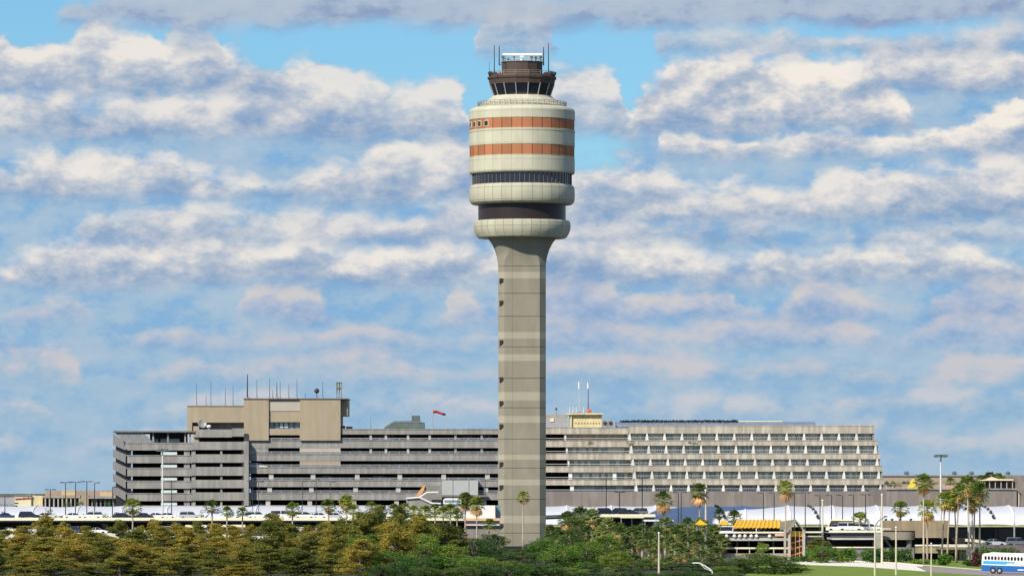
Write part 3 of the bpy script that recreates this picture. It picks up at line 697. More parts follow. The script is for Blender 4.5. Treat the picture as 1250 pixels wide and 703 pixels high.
def ramp_walk():
    Y = 1250.0
    rt = empty('pedestrian_ramp', (PX(515,Y), Y, 0), 'walkway ramp with white railings in front of the garage', 'ramp')
    q = MB(); P = lambda x, y, d=0: (PX(x,Y), Y+d, PZ(y,Y))
    q.tube([P(496,608.2), P(512,607), P(521.5,600.8), P(535,600.6)], .22, 6); q.tube([P(512,607), P(527,614), P(538,614.4)], .22, 6); q.build('handrail', white, rt)
    q = MB(); q.prism([(PX(496,Y),PZ(609,Y)),(PX(512,Y),PZ(608,Y)),(PX(527,Y),PZ(615,Y)),(PX(538,Y),PZ(615.4,Y)),(PX(538,Y),0),(PX(496,Y),0)], 'y', Y+.3, Y+3); q.build('ramp_wall', conc, rt)
    q = MB(); q.prism([(PX(507,Y),PZ(605,Y)),(PX(516.5,Y),PZ(592.3,Y)),(PX(519,Y),PZ(592,Y)),(PX(517.5,Y),PZ(597,Y)),(PX(512.5,Y),PZ(605.5,Y))], 'y', Y+3.2, Y+3.6)
    o = q.build('tail_fin', mat('fin_yellow', (.80,.46,.03), c2=(.62,.22,.30), scale=.7), None, origin=(PX(512,Y), Y+3.2, PZ(605,Y)))
    tag(o, 'yellow and pink slanted fin behind the white ramp railing', 'fin')
ramp_walk()

# roof top things of the garage
n_ = 0
for i, (px, top, b) in enumerate(((240,468.5,494.8),(251.5,482.5,494.8),(257.5,465.6,494.8),(275,474,494.8),(284.5,471,494.8))):
    antenna(px, top, b, 1300, .075, ORD[i] + ' thin whip antenna from the left on the lower tan roof block', group='thin antennas on the lower tan block')
antenna(302, 456.8, 486.1, 1302, .2, 'thick tallest antenna mast at the left edge of the higher tan block')
for i, (px, top) in enumerate(((313.6,464),(329,461.5),(333,475.6),(338,467),(342,465),(352.6,468.5),(362.5,463.3),(372.5,480),(394,465.6))):
    antenna(px, top, 486.1, 1303, .085 if i != 3 else .14, ORD[i] + ' slender antenna right of the tall mast on the higher tan block', group='slender antennas on the higher tan block')
antenna(386.7, 477, 486.1, 1303, .12, 'short mast topped by a dark ball on the higher tan block', ball=.65)
antenna(452.5, 509, 523, 1302, .05, 'faint short antenna on the flat garage roof left of the green plant room', group='lone antennas')
def panel_array():
    Y = 1303; rt = empty('panel_antenna_frame', (PX(414,Y), Y, PZ(486.1,Y)), 'upright grey panel antenna frame at the right end of the tan block', 'antenna frame')
    for px in (411, 414, 417):
        q = MB(); q.pb(px-.35, px+.35, 466, 486.1, Y, .15); q.build('post', greenm, rt)
    q = MB(); q.pb(411.4, 416.6, 467, 479, Y+.2, .1); q.build('panel', mat('panel_grey', (.42,.46,.44)), rt)
    q = MB(); 
    for py in (466.4, 473, 480, 484): q.pb(410.8, 417.2, py, py+.5, Y-.1, .1)
    q.build('cross_bar', greenm, rt)
panel_array()
def dish():
    Y = 1299.6; X0 = PX(246.5,Y); Z0 = PZ(524.5,Y)
    rt = empty('satellite_dish', (X0, Y, Z0), 'white satellite dish on the balcony under the tan roof block', 'satellite dish')
    q = MB(); q.tube([(X0,Y,Z0),(X0+.1,Y,Z0+1.1)], .12, 6); q.build('stand', gmetal, rt)
    q = MB(); prof = [(.05,0),(.5,.06),(.9,.22),(1.15,.4),(1.1,.43),(.85,.27),(.45,.11),(.04,.05)]
    q.lathe([(r, z) for r, z in prof], 20, 0, 0, cap=False)
    rot = Matrix.Rotation(R(65), 3, 'X') @ Matrix.Rotation(R(20), 3, 'Y')
    q.v = [tuple(Vector((X0, Y-.1, Z0+1.4)) + rot @ Vector(p)) for p in q.v]; q.build('reflector', gmetal, rt, smooth=True)
    rt = empty('satellite_dish', (PX(255,Y), Y, Z0), 'small white dome and antenna box right of the dish on the balcony', 'satellite dish')
    X0 = PX(255,Y); q = MB(); q.cyl(X0, Y, Z0, Z0+.5, .3); q.build('stand', gmetal, rt)
    q = MB(); q.lathe([(.5,Z0+.5),(.62,Z0+.8),(.5,Z0+1.1),(.05,Z0+1.25)], 14, X0, Y); q.build('dome', white, rt, smooth=True)
dish()
def plant_room():
    Y = 1304
    rt = empty('roof_plant_room', (PX(492,Y), Y, PZ(523,Y)), 'dark grey-green plant room with square tower on the garage roof', 'plant room')
    q = MB(); P = [(469,521.5),(481,513.8),(511.5,513.6),(518,516),(518,522.8),(469,522.8)]
    q.prism([(PX(a,Y),PZ(b,Y)) for a, b in P], 'y', Y, Y+8)
    q.build('housing', greenm, rt)
    q = MB(); q.pb(502.5, 512.5, 507, 514, Y+1, 4); q.build('square_tower', greenm, rt)
    q = MB()
    for i in range(10): q.pb(482+i*3, 482.3+i*3, 514, 521, Y-.06, .05)
    q.pb(480, 517.6, 515.2, 515.7, Y-.12, .05); q.build('ribs', gmetal, rt)
    Y = 1306
    rt = empty('roof_unit', (PX(424,Y), Y, PZ(523,Y)), 'low dark air units beside the tan block on the garage roof', 'air unit')
    q = MB(); q.pb(417, 421, 519.5, 523, Y, 3); q.pb(422.5, 430, 520.4, 523, Y, 3); q.build('casing', greenm, rt)
plant_room()
def windsock():
    Y = 1302; X0 = PX(528.5,Y)
    rt = empty('windsock_pole', (X0, Y, PZ(523,Y)), 'red windsock flying from a thin pole on the garage roof', 'windsock')
    q = MB(); q.tube([(X0,Y,PZ(523,Y)),(X0,Y,PZ(499.8,Y))], .09, 6); q.build('pole', gmetal, rt)
    q = MB(); pts = []
    n = 9
    for i in range(n):
        t = i/(n-1); pts.append((X0+.1+t*3.0, Y+.2*math.sin(t*5), PZ(502.6,Y)-t*t*.75+.08*math.sin(t*7)))
    q.tube(pts, .38, 10, r2=.2); q.build('sock', redm, rt, smooth=True)
    q = MB(); q.tube(pts[6:], .34, 10, r2=.22); q.build('dark_tip', mat('dark_red', (.08,.01,.015)), rt, smooth=True)
windsock()

# ------------------------------------------------------------------ hotel
def hotel():
    Y = 1300.0
    rt = empty('terraced_hotel', (PX(860,Y), Y, 0), 'long terraced concrete hotel with rows of balconies and white dividers right of the tower', 'hotel')
    stain = mat('hotel_concrete', (.55,.505,.43), var=.12, scale=.25, streak=.3, bump=.2)
    wins = [(528.9,537.0),(543.6,553.0),(560.2,567.8),(575.2,584.0),(591.6,599.2)]
    ends = [1067, 1071.5, 1074.6, 1077.2, 1079.5]
    bands = [(519.2,528.9),(537.0,543.6),(553.0,560.2),(567.8,575.2),(584.0,591.6)]
    yk = [1306,1303.5,1301,1298.5,1296]
    curtain = mat('curtain', (.70,.78,.78), var=.15, scale=.8)
    for k in range(5):
        Yk = yk[k]; a, b = wins[k]; off = 2.0*k
        # band above the windows, its front at the terrace edge
        ya, yb = bands[k]
        Yband = Yk - .0
        q = MB()
        q.pb(767+off, ends[k], ya, yb, Yband, .4)
        q.box(PX(767+off,Yk), PX(ends[k],Yk), Yk+.402, Yk+14, PZ(yb,Yk), PZ(yb,Yk)+.5)
        q.box(PX(767+off,Yk), PX(ends[k],Yk), Yk-.1, Yk, PZ(ya,Yk)-.18, PZ(ya,Yk))
        q.build('terrace_band', stain, rt)
        # side return at the right end
        q = MB(); q.box(PX(ends[k],Yk)-.4, PX(ends[k],Yk), Yk+.41, Yk+30, PZ(b,Yk), PZ(ya,Yk)-.2); q.build('end_wall', conc, rt)
        # rear wall of the row
        q = MB(); q.box(PX(767+off,Yk), PX(ends[k],Yk)-.4, Yk+3.3, Yk+3.6, PZ(b+1,Yk), PZ(a,Yk)); q.build('room_wall', tan_l, rt)
        pit = 21.3; n = 14
        for i in range(15):
            px = 768.8 + off + i*pit
            if px > ends[k]-2: break
            f = MB(); X0 = PX(px, Yk); z0, z1 = PZ(b,Yk), PZ(a,Yk)
            f.prism([(X0-.48,z0),(X0+.36,z0),(X0+.14,z1),(X0-.18,z1)], 'y', Yk+.05, Yk+3.2); f.build('balcony_divider', mat('divider_white', (.78,.77,.74), streak=.15), rt)
            xr = min(px+pit, ends[k]-1.5)
            if xr-px < 8: continue
            w0, w1 = PX(px+2.6,Yk), PX(xr-2.2,Yk)
            g_ = MB(); g_.box(w0, w1, Yk+3.1, Yk+3.25, z0+.1, z1-.05); w = g_.build('window', glass_t, rt)
            fr = MB(); m = 4
            for j in range(m+1):
                xx = w0+(w1-w0)*j/m; fr.box(xx-.05, xx+.05, Yk+3.0, Yk+3.09, z0+.1, z1-.05)
            fr.box(w0, w1, Yk+3.0, Yk+3.09, z0+(z1-z0)*.93, z0+(z1-z0)*.97); fr.build('frame', white, w)
            rr = random.Random(k*31+i)
            
            for j in range(m):
                xa, xb = w0+(w1-w0)*j/m, w0+(w1-w0)*(j+1)/m
                if rr.random() < (.85 if k < 2 else .6):
                    f0 = rr.choice((0, 0, .4)); cu = MB(); cu.box(xa+.1, xb-(xb-xa)*f0-.1, Yk+3.03, Yk+3.08, z0+.15, z1-.25); cu.build('curtain', curtain, w)
            ra = MB(); ra.box(w0-.3, w1+.3, Yk+.16, Yk+.22, z0+(z1-z0)*.40, z0+(z1-z0)*.45)
            xx = w0
            while xx < w1: ra.box(xx-.02, xx+.02, Yk+.17, Yk+.21, z0, z0+(z1-z0)*.40); xx += .42
            ra.build('balcony_rail', rail, w)
    # planting stains: small plants hanging over terrace edges
    # left, deeper section x 642..768
    lr = [(521.6,529.6),(537.2,545.4),(553,560.8),(568.6,576.2),(584.8,592)]
    for k, (ya, yb) in enumerate(lr):
        Yk = yk[k]+1
        q = MB(); q.pb(642, 766.5+2*k, ya, yb, Yk, .4); q.box(PX(642,Yk), PX(766.5+2*k,Yk), Yk-.1, Yk, PZ(ya,Yk)-.16, PZ(ya,Yk)); q.box(PX(642,Yk), PX(766.5+2*k,Yk), Yk+.402, Yk+14, PZ(yb,Yk), PZ(yb,Yk)+.5); q.build('terrace_band', stain, rt)
        a, b = yb, (lr[k+1][0] if k < 4 else 600)
        q = MB(); q.pb(688+2*k, 766+2*k, a, b, Yk+3.3, .3); q.build('room_wall', tan_l if k else stain, rt)
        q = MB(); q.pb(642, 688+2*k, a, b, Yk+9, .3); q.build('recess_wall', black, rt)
        if k:
            for px in (693+2*k, 728+2*k):
                g_ = MB(); g_.pb(px, px+32, a+.6, b-.6, Yk+3.1, .15); w = g_.build('window', glass_t, rt)
                fr = MB(); fr.pb(px, px+32, a+.6, a+1.0, Yk+3.0, .08)
                for j in range(9): fr.pb(px+j*4-.25, px+j*4+.25, a+.6, b-.6, Yk+2.99, .11)
                fr.build('frame', white, w)
                rr = random.Random(k*9+px)
                for j in range(8):
                    if rr.random() < .45: cu = MB(); cu.pb(px+j*4+.4, px+j*4+3.6, a+1.5, b-.8, Yk+3.03, .05); cu.build('curtain', curtain, w)
        q = MB()
        q.box(PX(642,Yk), PX(766+2*k,Yk), Yk+.1, Yk+.18, PZ(b,Yk)+.42, PZ(b,Yk)+.54); q.build('guard_rail', rail, rt)
        for px in ([690+2*k] + ([750] if k == 3 else [])):
            q = MB(); q.pb(px-(2 if k > 2 else 1), px+(2.5 if k > 2 else 1), a, b, Yk+.42, 2); q.build('white_pier', white, rt)
    # base
    q = MB(); q.box(PX(642,1295), PX(1080.5,1295), 1295, 1325, 0, PZ(599.3,1295)); q.build('podium', brownw, rt)
    # top parapet kink at right and skylight vault
    q = MB(); q.prism([(PX(1010,1306),PZ(519.2,1306)),(PX(1067,1306),PZ(518.2,1306)),(PX(1067,1306),PZ(519.2,1306)-.01)], 'y', 1306, 1306.4); q.build('roof_edge', stain, rt)
    q = MB(); q.box(PX(642,1307), PX(1066,1307), 1308, 1336, PZ(521.6,1307)-.4, PZ(521.6,1307)-.1); q.build('roof', conc_d, rt)
    body = MB(); Yv = 1312
    for i in range(1):
        pts = []
        for j in range(9):
            a = math.pi*j/8; pts.append((Yv+6-6*math.cos(a), PZ(521,Yv)+1.35*math.sin(a)))
        body.prism(pts, 'x', PX(752,Yv), PX(996,Yv))
    vault = body.build('skylight_vault', mat('vault_glazing', (.20,.24,.32), rough=.35, var=.15, scale=.4), rt)
    for i in range(34):
        x = PX(752+i*7.3, Yv); q = MB()
        for j in range(8):
            a0, a1 = math.pi*j/8, math.pi*(j+1)/8
            if j > 4: continue
            q.tube([(x,Yv+6-6.05*math.cos(a0),PZ(521,Yv)+1.4*math.sin(a0)),(x,Yv+6-6.05*math.cos(a1),PZ(521,Yv)+1.4*math.sin(a1))], .07, 4, cap=False)
        q.build('vault_rib', gmetal, vault)
    q = MB(); q.box(PX(901,Yv), PX(956,Yv), Yv+4, Yv+8, PZ(514.4,Yv), PZ(513.3,Yv)); q.build('ridge_cap', creamw, vault)
    return rt
hotel()
def roof_hedge():
    Y = 1314; q = MB(); rr = random.Random(4)
    x = 757
    while x < 900:
        for _ in range(10):
            X0 = PX(x+rr.uniform(0,3),Y); Z0 = PZ(514.4+rr.uniform(-1.0,1.2),Y); yy = Y+rr.uniform(1,6)
            s_ = rr.uniform(.15,.35); n = Vector((rr.gauss(0,1),rr.gauss(0,1),rr.gauss(0,1)+.8)).normalized()
            u = n.orthogonal().normalized()*s_; w = n.cross(u)
            c = Vector((X0,yy,Z0)); q.add([c-u-w,c+u-w,c+u+w,c-u+w],[(0,1,2,3)])
        x += 1.2
    o = q.build('roof_climber', mat('dark_creeper', (.03,.042,.035)), None, origin=(PX(828,Y),Y,PZ(521,Y)))
    tag(o, 'dark climbing greenery along the left top of the hotel skylight', 'climbing plant')
roof_hedge()
def penthouse():
    Y = 1309
    rt = empty('roof_penthouse', (PX(714,Y), Y, PZ(521.6,Y)), 'pale yellow penthouse with flat overhanging roof on the hotel', 'penthouse')
    q = MB(); q.pb(695.5, 734.5, 506.2, 521.4, Y, 9); q.build('wall', cream, rt)
    q = MB(); q.pb(692, 736.5, 504.2, 505.9, Y-1, 11); q.build('roof', cream, rt)
    q = MB()
    for i in range(9): q.pb(702+i*3.6, 703.6+i*3.6, 515.5, 517.4, Y-.06, .05)
    q.build('vent_slots', brownw, rt)
    q = MB(); q.pb(696.5, 698, 506.2, 521, Y-.5, .45); q.build('side_post', cream, rt)
    rt = empty('plant_screen', (PX(680,Y), Y, PZ(521.6,Y)), 'grey louvred screen with tan top left of the yellow penthouse', 'screen')
    q = MB(); q.pb(660, 692.5, 510, 521.4, Y+2, 6); q.build('screen', mat('screen_violet', (.36,.36,.40), scale=2, var=.15), rt)
    q = MB(); q.pb(660, 692.5, 506.4, 510, Y+2.2, 5.6); q.build('tan_top', tan, rt)
    q = MB(); q.pb(671.5, 676, 510.5, 514.5, Y+1.8, .19); q.build('hatch', creamw, rt)
    for i, px in enumerate((738.5, 745.5)):
        rt = empty('cooling_unit', (PX(px,Y), Y, PZ(521.6,Y)), ('round-topped cooling unit touching the yellow penthouse','round-topped cooling unit second from the yellow penthouse')[i], 'cooling unit', 'round cooling units')
        q = MB(); P = []
        for j in range(9):
            a = math.pi*j/8; P.append((PX(px,Y)-.75*math.cos(a), PZ(515.2,Y)+.7*math.sin(a)))
        P = [(PX(px,Y)-.75,PZ(521.4,Y))] + P + [(PX(px,Y)+.75,PZ(521.4,Y))]
        q.prism(P[::-1], 'y', Y, Y+2); q.build('casing', gmetal, rt)
        q = MB(); q.lathe([(.5,0),(.5,.06)], 16); q.v = [(PX(px,Y)+p[0], Y-.03-p[2], PZ(516.5,Y)+p[1]) for p in q.v]; q.build('fan', dmetal, rt)
    antenna(707, 466, 504, Y+4, .09, 'white-tipped whip antenna left of the red light on the penthouse', m=rail)
    rt = antenna(718, 465, 504, Y+4, .13, 'lattice antenna mast with red light at its foot on the penthouse')
    q = MB(); q.lathe([(.05,PZ(503.8,Y)),(.55,PZ(502.5,Y)),(.6,PZ(500.5,Y)),(.1,PZ(498.5,Y))], 10, PX(719.3,Y), Y+3); q.build('red_beacon', mat('beacon_red', (.75,.12,.05)), rt)
    for px in (707, 718):
        q = MB(); q.tube([(PX(px,Y),Y+4,PZ(474,Y)),(PX(px,Y),Y+4,PZ(466,Y))], .2, 6)
        o = q.build('radome_tip', white, [c for c in bpy.data.objects if c.name.startswith('roof_antenna')][-1] if px == 718 else [c for c in bpy.data.objects if c.name.startswith('roof_antenna')][-2])
    antenna(679, 499, 507, Y+4, .06, 'short stub with dark ball on the tan screen', ball=.3)
    for i, px in enumerate((695.5, 699.5, 703.5, 712.5)):
        antenna(px, 496.5, 504.2, Y+3, .09, ORD[i] + ' short white rod on the penthouse roof', m=white, group='short white rods on the penthouse')
penthouse()

# ------------------------------------------------------------------ far buildings
def far_right():
    Y = 1420
    rt = empty('far_terminal', (PX(1170,Y), Y, 0), 'low pale tan building behind the roof garden at the right edge', 'building')
    q = MB(); q.box(PX(1070,Y), PX(1300,Y), Y, Y+40, 0, PZ(580.2,Y)); q.build('wall', mat('far_tan', (.40,.32,.24), var=.06), rt)
    q = MB(); q.box(PX(1070,Y), PX(1300,Y), Y-.3, Y, PZ(581.2,Y), PZ(579.8,Y)); q.build('coping', brownw, rt)
    Y = 1232
    rt = empty('terminal_building', (PX(1160,Y), Y, 0), 'brown-grey terminal block with roof garden above the white tents at right', 'terminal')
    q = MB(); q.box(PX(1081.5,Y), PX(1241,Y), Y, Y+60, 0, PZ(597,Y)); q.build('wall', brownw, rt)
    q = MB(); q.box(PX(1081.5,Y), PX(1242,Y), Y-.3, Y, PZ(597.6,Y), PZ(595.8,Y)); q.build('coping', conc, rt)
    q = MB(); q.box(PX(1241.4,Y), PX(1300,Y), Y+1, Y+60, 0, PZ(580.6,Y)); q.build('end_block', mat('far_grey', (.25,.22,.20)), rt)
    q = MB(); q.pb(1243, 1244.5, 602, 617, Y+.7, .3); q.build('drain_pipe', creamw, rt)
    q = MB(); q.pb(1150, 1200, 592, 595.8, Y+2, .3); q.build('pink_wall', mat('pinkish', (.5,.33,.29)), rt)
    # pergola
    rt = empty('roof_pergola', (PX(1220,Y), Y+4, PZ(596,Y)), 'white pergola with pointed roof on the terminal roof garden', 'pergola')
    for px in (1202, 1208, 1215, 1222, 1229, 1236):
        q = MB(); q.pb(px-.5, px+.5, 585, 597, Y+4, .3); q.build('post', mat('post_grey', (.45,.42,.42)), rt)
    q = MB(); P = [(1199,585.6),(1206,584.6),(1213,581.8),(1220,584.2),(1239,584.6),(1239,586),(1199,586.4)]
    q.prism([(PX(a,Y),PZ(b,Y)) for a, b in P[::-1]], 'y', Y+3.5, Y+9); q.build('roof', creamw, rt)
    q = MB(); q.pb(1200, 1238, 586.6, 596.6, Y+9, .2); q.build('back_screen', mat('trellis', (.30,.25,.24)), rt)
    for i, px in enumerate((1083.5, 1091, 1104.5, 1109)):
        X0 = PX(px,Y); rt = empty('parasol', (X0,Y+3,PZ(596,Y)), ORD[i] + ' dark folded parasol from the hotel end of the roof garden', 'parasol', 'parasols on the roof garden')
        q = MB(); q.cyl(X0,Y+3,PZ(597,Y),PZ(587,Y),.05,n=6); q.build('pole', white, rt)
        q = MB(); q.lathe([(.75,PZ(590.5,Y)),(.5,PZ(589,Y)),(.05,PZ(586.5,Y))], 8, X0, Y+3); q.build('canopy', darkl if i % 2 else dmetal, rt)
    q = MB(); Xa = PX(1114,Y); q.prism([(Xa-.9,PZ(596,Y)),(Xa+1.6,PZ(596,Y)),(Xa+.8,PZ(584,Y)),(Xa+.2,PZ(584,Y))], 'y', Y+5, Y+5.3)
    tag(q.build('yellow_sail', mat('sail_yellow', (.8,.65,.1)), None, origin=(Xa,Y+5,PZ(596,Y))), 'small yellow sail shade on the terminal roof garden', 'sail shade')
    for i, px in enumerate((1107.5, 1166, 1187, 1231.5)):
        Yv = 1420; X0 = PX(px,Yv); rt = empty('roof_vent', (X0,Yv+3,PZ(580,Yv)), ORD[i] + ' blue-grey roof vent from the left on the far tan building', 'roof vent', 'vents on the far tan building')
        q = MB(); q.lathe([(.55,PZ(580,Yv)),(.55,PZ(577.6,Yv)),(.75,PZ(577.4,Yv)),(.5,PZ(575.4,Yv)),(.3,PZ(575,Yv))], 8, X0, Yv+3); q.build('cowl', mat('vent_blue', (.10,.16,.24)), rt)
        q = MB(); q.lathe([(.9,PZ(580,Yv)),(.9,PZ(579.2,Yv))], 8, X0, Yv+3); q.build('base', conc, rt)
far_right()
def far_left():
    Y = 1600
    rt = empty('cream_building', (PX(35,Y), Y, 0), 'cream white building with red lettering under its roof at far left', 'building')
    q = MB(); q.pb(18, 38, 605, 626, Y, 20); q.box(PX(18,Y), PX(52,Y), Y+.8, Y+20, 0, PZ(626,Y)); q.build('wall', creamw, rt)
    q = MB(); q.pb(38, 52, 604.6, 626, Y+.8, 18); q.build('side_wing', cream, rt)
    q = MB(); q.pb(17.6, 38.3, 604.2, 605.2, Y-.3, 20); q.build('roof_edge', tan, rt)
    sg = MB(); rr = random.Random(5); x = 18.6
    while x < 36.5:
        w = rr.uniform(.9, 1.5); h = rr.uniform(1.3, 2.4); yc = 608.6-(x-18)*.06
        sg.pb(x, x+w*.45, yc-h/2, yc+h/2, Y-.3, .25); sg.pb(x, x+w, yc-.2+rr.uniform(-.5,.5), yc+.4, Y-.28, .2); x += w+.35
    sg.build('red_lettering', redm, rt)
    for i in range(3):
        q = MB(); q.pb(17.6+0, 22-i, 613+3.4*i, 614+3.4*i, Y-.2, .15); q.build('window_strip', glass_d, rt)
    q = MB(); q.pb(33, 38, 603, 604.4, Y+4, 3); q.pb(39, 43, 602.4, 604.6, Y+4, 3); q.build('roof_units', greenm, rt)
    rt = empty('grey_building', (PX(5,Y), Y, 0), 'plain grey building cut by the left edge of the picture', 'building')
    q = MB(); q.box(PX(-60,Y), PX(17,Y), Y+4, Y+30, 0, PZ(604.6,Y)); q.build('wall', mat('bluegrey', (.34,.34,.38), var=.06), rt)
    q = MB(); q.box(PX(-60,Y), PX(17.4,Y), Y+3.7, Y+4, PZ(605.4,Y), PZ(604.2,Y)); q.build('coping', conc_d, rt)
    q = MB()
    for i in range(5): q.pb(-18+i*7.4, -13+i*7.4, 615, 620, Y+3.8, .15)
    q.build('window_row', glass_t, rt)
    rt = empty('columned_building', (PX(95,Y), Y, 0), 'brown building with pale columns left of the garage', 'building')
    q = MB(); q.box(PX(52,Y), PX(150,Y), Y+8, Y+40, 0, PZ(598.5,Y)); q.build('upper_wall', mat('pinkbrown', (.38,.30,.25), var=.08, scale=.1), rt)
    q = MB(); q.pb(52.5, 99, 604.6, 607.6, Y, 6); q.pb(98, 108, 604.6, 624, Y, 6); q.build('front_wall', tan, rt)
    q = MB(); q.pb(108, 142, 606, 608.2, Y-1, 7); q.build('entrance_canopy', conc, rt)
    q = MB(); q.pb(52.5, 142, 607.6, 624, Y+5, .4); q.build('dark_glazing', glass_d, rt)
    for i in range(17):
        if i in (9, 10): continue
        px = 54.5+i*5.2; q = MB(); q.pb(px, px+1.5, 607.6, 624, Y+.2, .8); q.build('column', conc_w if i < 9 else brownw, rt)
    q = MB(); q.box(PX(52.5,Y), PX(142,Y), Y+.1, Y+5, 0, PZ(624,Y)); q.build('base', brownw, rt)
    q = MB(); q.pb(75, 92, 598, 604, Y+2, 3); q.pb(122,138,600,605.4,Y+2,3); q.build('roof_housing', mat('peach', (.55,.42,.28)), rt)
far_left()

# ------------------------------------------------------------------ tents along the terminal
def tents():
    Y0, Y1 = 1202.0, 1186.0          # ridge behind, edge in front
    zt, zb = PZ(617.0, Y0), PZ(640.5, Y1)
    per = 53.8
    def tent_mesh(x0, x1, sag, lob):
        q = MB(); nu, nv = 14, 9; th = .06
        for side in (0, 1):
            for j in range(nv+1):
                v = j/nv; a = v*math.pi/2
                for i in range(nu+1):
                    u = i/nu
                    X = x0+(x1-x0)*u; yy = Y0+(Y1-Y0)*math.sin(a)**1.15
                    sg = 1-4*(u-.5)**2
                    z = zb+(zt-zb)*(math.cos(a)**.62) - sag*sg*(1-v*.7) + (.25*sg*v)
                    if u > .97 or u < .03: z += .12*(1-v)
                    yy += lob*sg*math.sin(math.pi*v)
                    q.v.append((X, yy, z-side*th))
        k = (nu+1)*(nv+1)
        for j in range(nv):
            for i in range(nu):
                a = j*(nu+1)+i; q.f.append((a, a+nu+1, a+nu+2, a+1)); q.mi.append(0)
                q.f.append((k+a, k+a+1, k+a+nu+2, k+a+nu+1)); q.mi.append(0)
        return q
    n = 0
    peaks = [1230-per*i for i in range(-1, 24)]
    peaks = sorted(peaks)
    for i in range(len(peaks)-1):
        a, b = peaks[i], peaks[i+1]
        x0, x1 = PX(a, Y0), PX(b, Y0)
        lab = (ORD[n] + ' white tensile tent bay counted from the left along the terminal'); n += 1
        rt = empty('tent_canopy', ((x0+x1)/2, Y0-8, 0), lab, 'tent canopy', 'white tent bays along the terminal')
        tent_mesh(x0+.02, x1-.02, .32 if i % 2 else .2, 1.0).build('fabric', fabric, rt, smooth=True)
        q = MB(); pts = []
        for j in range(9):
            v = j/8; aa = v*math.pi/2
            pts.append((x1, Y0+(Y1-Y0)*math.sin(aa)**1.15, zb+(zt-zb)*(math.cos(aa)**.62)+.12))
        q.tube(pts, .13, 6); q.build('arch_rib', white, rt, smooth=True)
        q = MB(); q.cyl(x1, Y1-.2, 0, zb, .2, n=8); q.build('post', gmetal, rt)
        q = MB(); q.box(x0, x1, Y1-.35, Y1-.05, zb-.42, zb-.05); q.build('edge_beam', mat('edge_beam', (.44,.44,.20)), rt)
    for px0, lab in ((872,0),(984.5,0),(1196,0)):
        own = [o for o in bpy.data.objects if o.name.startswith('tent_canopy') and abs(o.location.x-PX(px0+4,Y0)) < 4.95][0]
        q = MB()
        for j in range(5):
            v = .12+.17*j; aa = v*math.pi/2; x = PX(px0+1.1+1.9*j, Y0)
            c = Vector((x, Y0+(Y1-Y0)*math.sin(aa)**1.15+.7, zb+(zt-zb)*(math.cos(aa)**.62)-.1))
            q.lathe([(.03,c.z-.5),(.3,c.z-.3),(.36,c.z),(.3,c.z+.3),(.03,c.z+.5)], 8, c.x, c.y-1.3)
        q.build('dark_lacing', dmetal, own)
    # terminal front wall behind
    Y = 1206
    rt = empty('terminal_concourse', (0, Y, 0), 'dark glazed terminal kerbside front under the white tents', 'terminal front')
    q = MB(); q.box(PX(-60,Y), PX(1310,Y), Y, Y+.5, 0, zt-.9); q.build('wall', mat('kerb_front', (.10,.095,.10), var=.2, scale=.3), rt)
    for i in range(24):
        q = MB(); x = PX(-40+i*57,Y); q.box(x, x+4.4, Y-.12, Y-.02, .3, 3.6); q.build('doors', glass_d, rt)
tents()

# ------------------------------------------------------------------ elevated road and lower road
VY = 1152.0
def deck():
    q = MB()
    seg = [(-120, 6.0), (590, 6.0), (700, 6.75), (800, 6.75)]
    par = MB()
    for (a, za), (b, zb) in zip(seg[:-1], seg[1:]):
        x0, x1 = PX(a, VY), PX(b, VY)
        def slab(m, y0, y1, d0, d1):
            m.add([(x0,y0,za+d0),(x1,y0,zb+d0),(x1,y1,zb+d0),(x0,y1,za+d0),(x0,y0,za+d1),(x1,y0,zb+d1),(x1,y1,zb+d1),(x0,y1,za+d1)],
                  [(0,3,2,1),(4,5,6,7),(0,1,5,4),(1,2,6,5),(2,3,7,6),(3,0,4,7)])
        slab(q, VY, VY+13, -.5, 0); slab(par, VY-.3, VY-.02, -.2, .42)
    struct(q.build('elevated_road', conc_d)); 
    p = par.build('road_parapet', mat('parapet_cream', (.85,.82,.62), var=.05), None); struct(p)
    q = MB(); q.box(PX(-120,VY), PX(590,VY), VY+12, VY+12.4, 0, 5.48); q.box(PX(690,VY), PX(800,VY), VY+12, VY+12.4, 0, 6.2); struct(q.build('road_shade_wall', mat('road_shade', (.09,.085,.085), streak=.2)))  # added dark wall; its colour stands in for the shade under the road
    x = PX(-110, VY); i = 0
    q = MB(); xs = []
    while x < PX(795, VY):
        if abs(x-2) > 9: xs.append(x)
        x += 14
    for k, x in enumerate(xs):
        rt = empty('road_pier', (x, VY+5, 0), ORD[min(k,34)] + ' concrete pier from the left under the elevated road', 'bridge pier', 'piers under the elevated road')
        q = MB(); q.cyl(x, VY+4, 0, 4.3, .5, n=12); q.build('column', conc, rt)
        q = MB(); q.prism([(VY+1,5.08),(VY+12,5.08),(VY+10,4.3),(VY+3,4.3)], 'x', x-.6, x+.6); q.build('cap_beam', conc, rt)
    q = MB(); q.box(PX(-120,1120), PX(588,1120), 1120, 1140, 2.2, 3.0); struct(q.build('lower_road', conc_w))
    q = MB(); q.box(PX(-120,1120), PX(588,1120), 1119.6, 1119.98, 2.0, 3.35); struct(q.build('lower_road_kerb', mat('kerb_white', (.72,.69,.58))))
    q = MB(); q.box(PX(-120,1120), PX(588,1120), 1121, 1139, 0, 2.19); struct(q.build('lower_road_bank', conc_d))
deck()
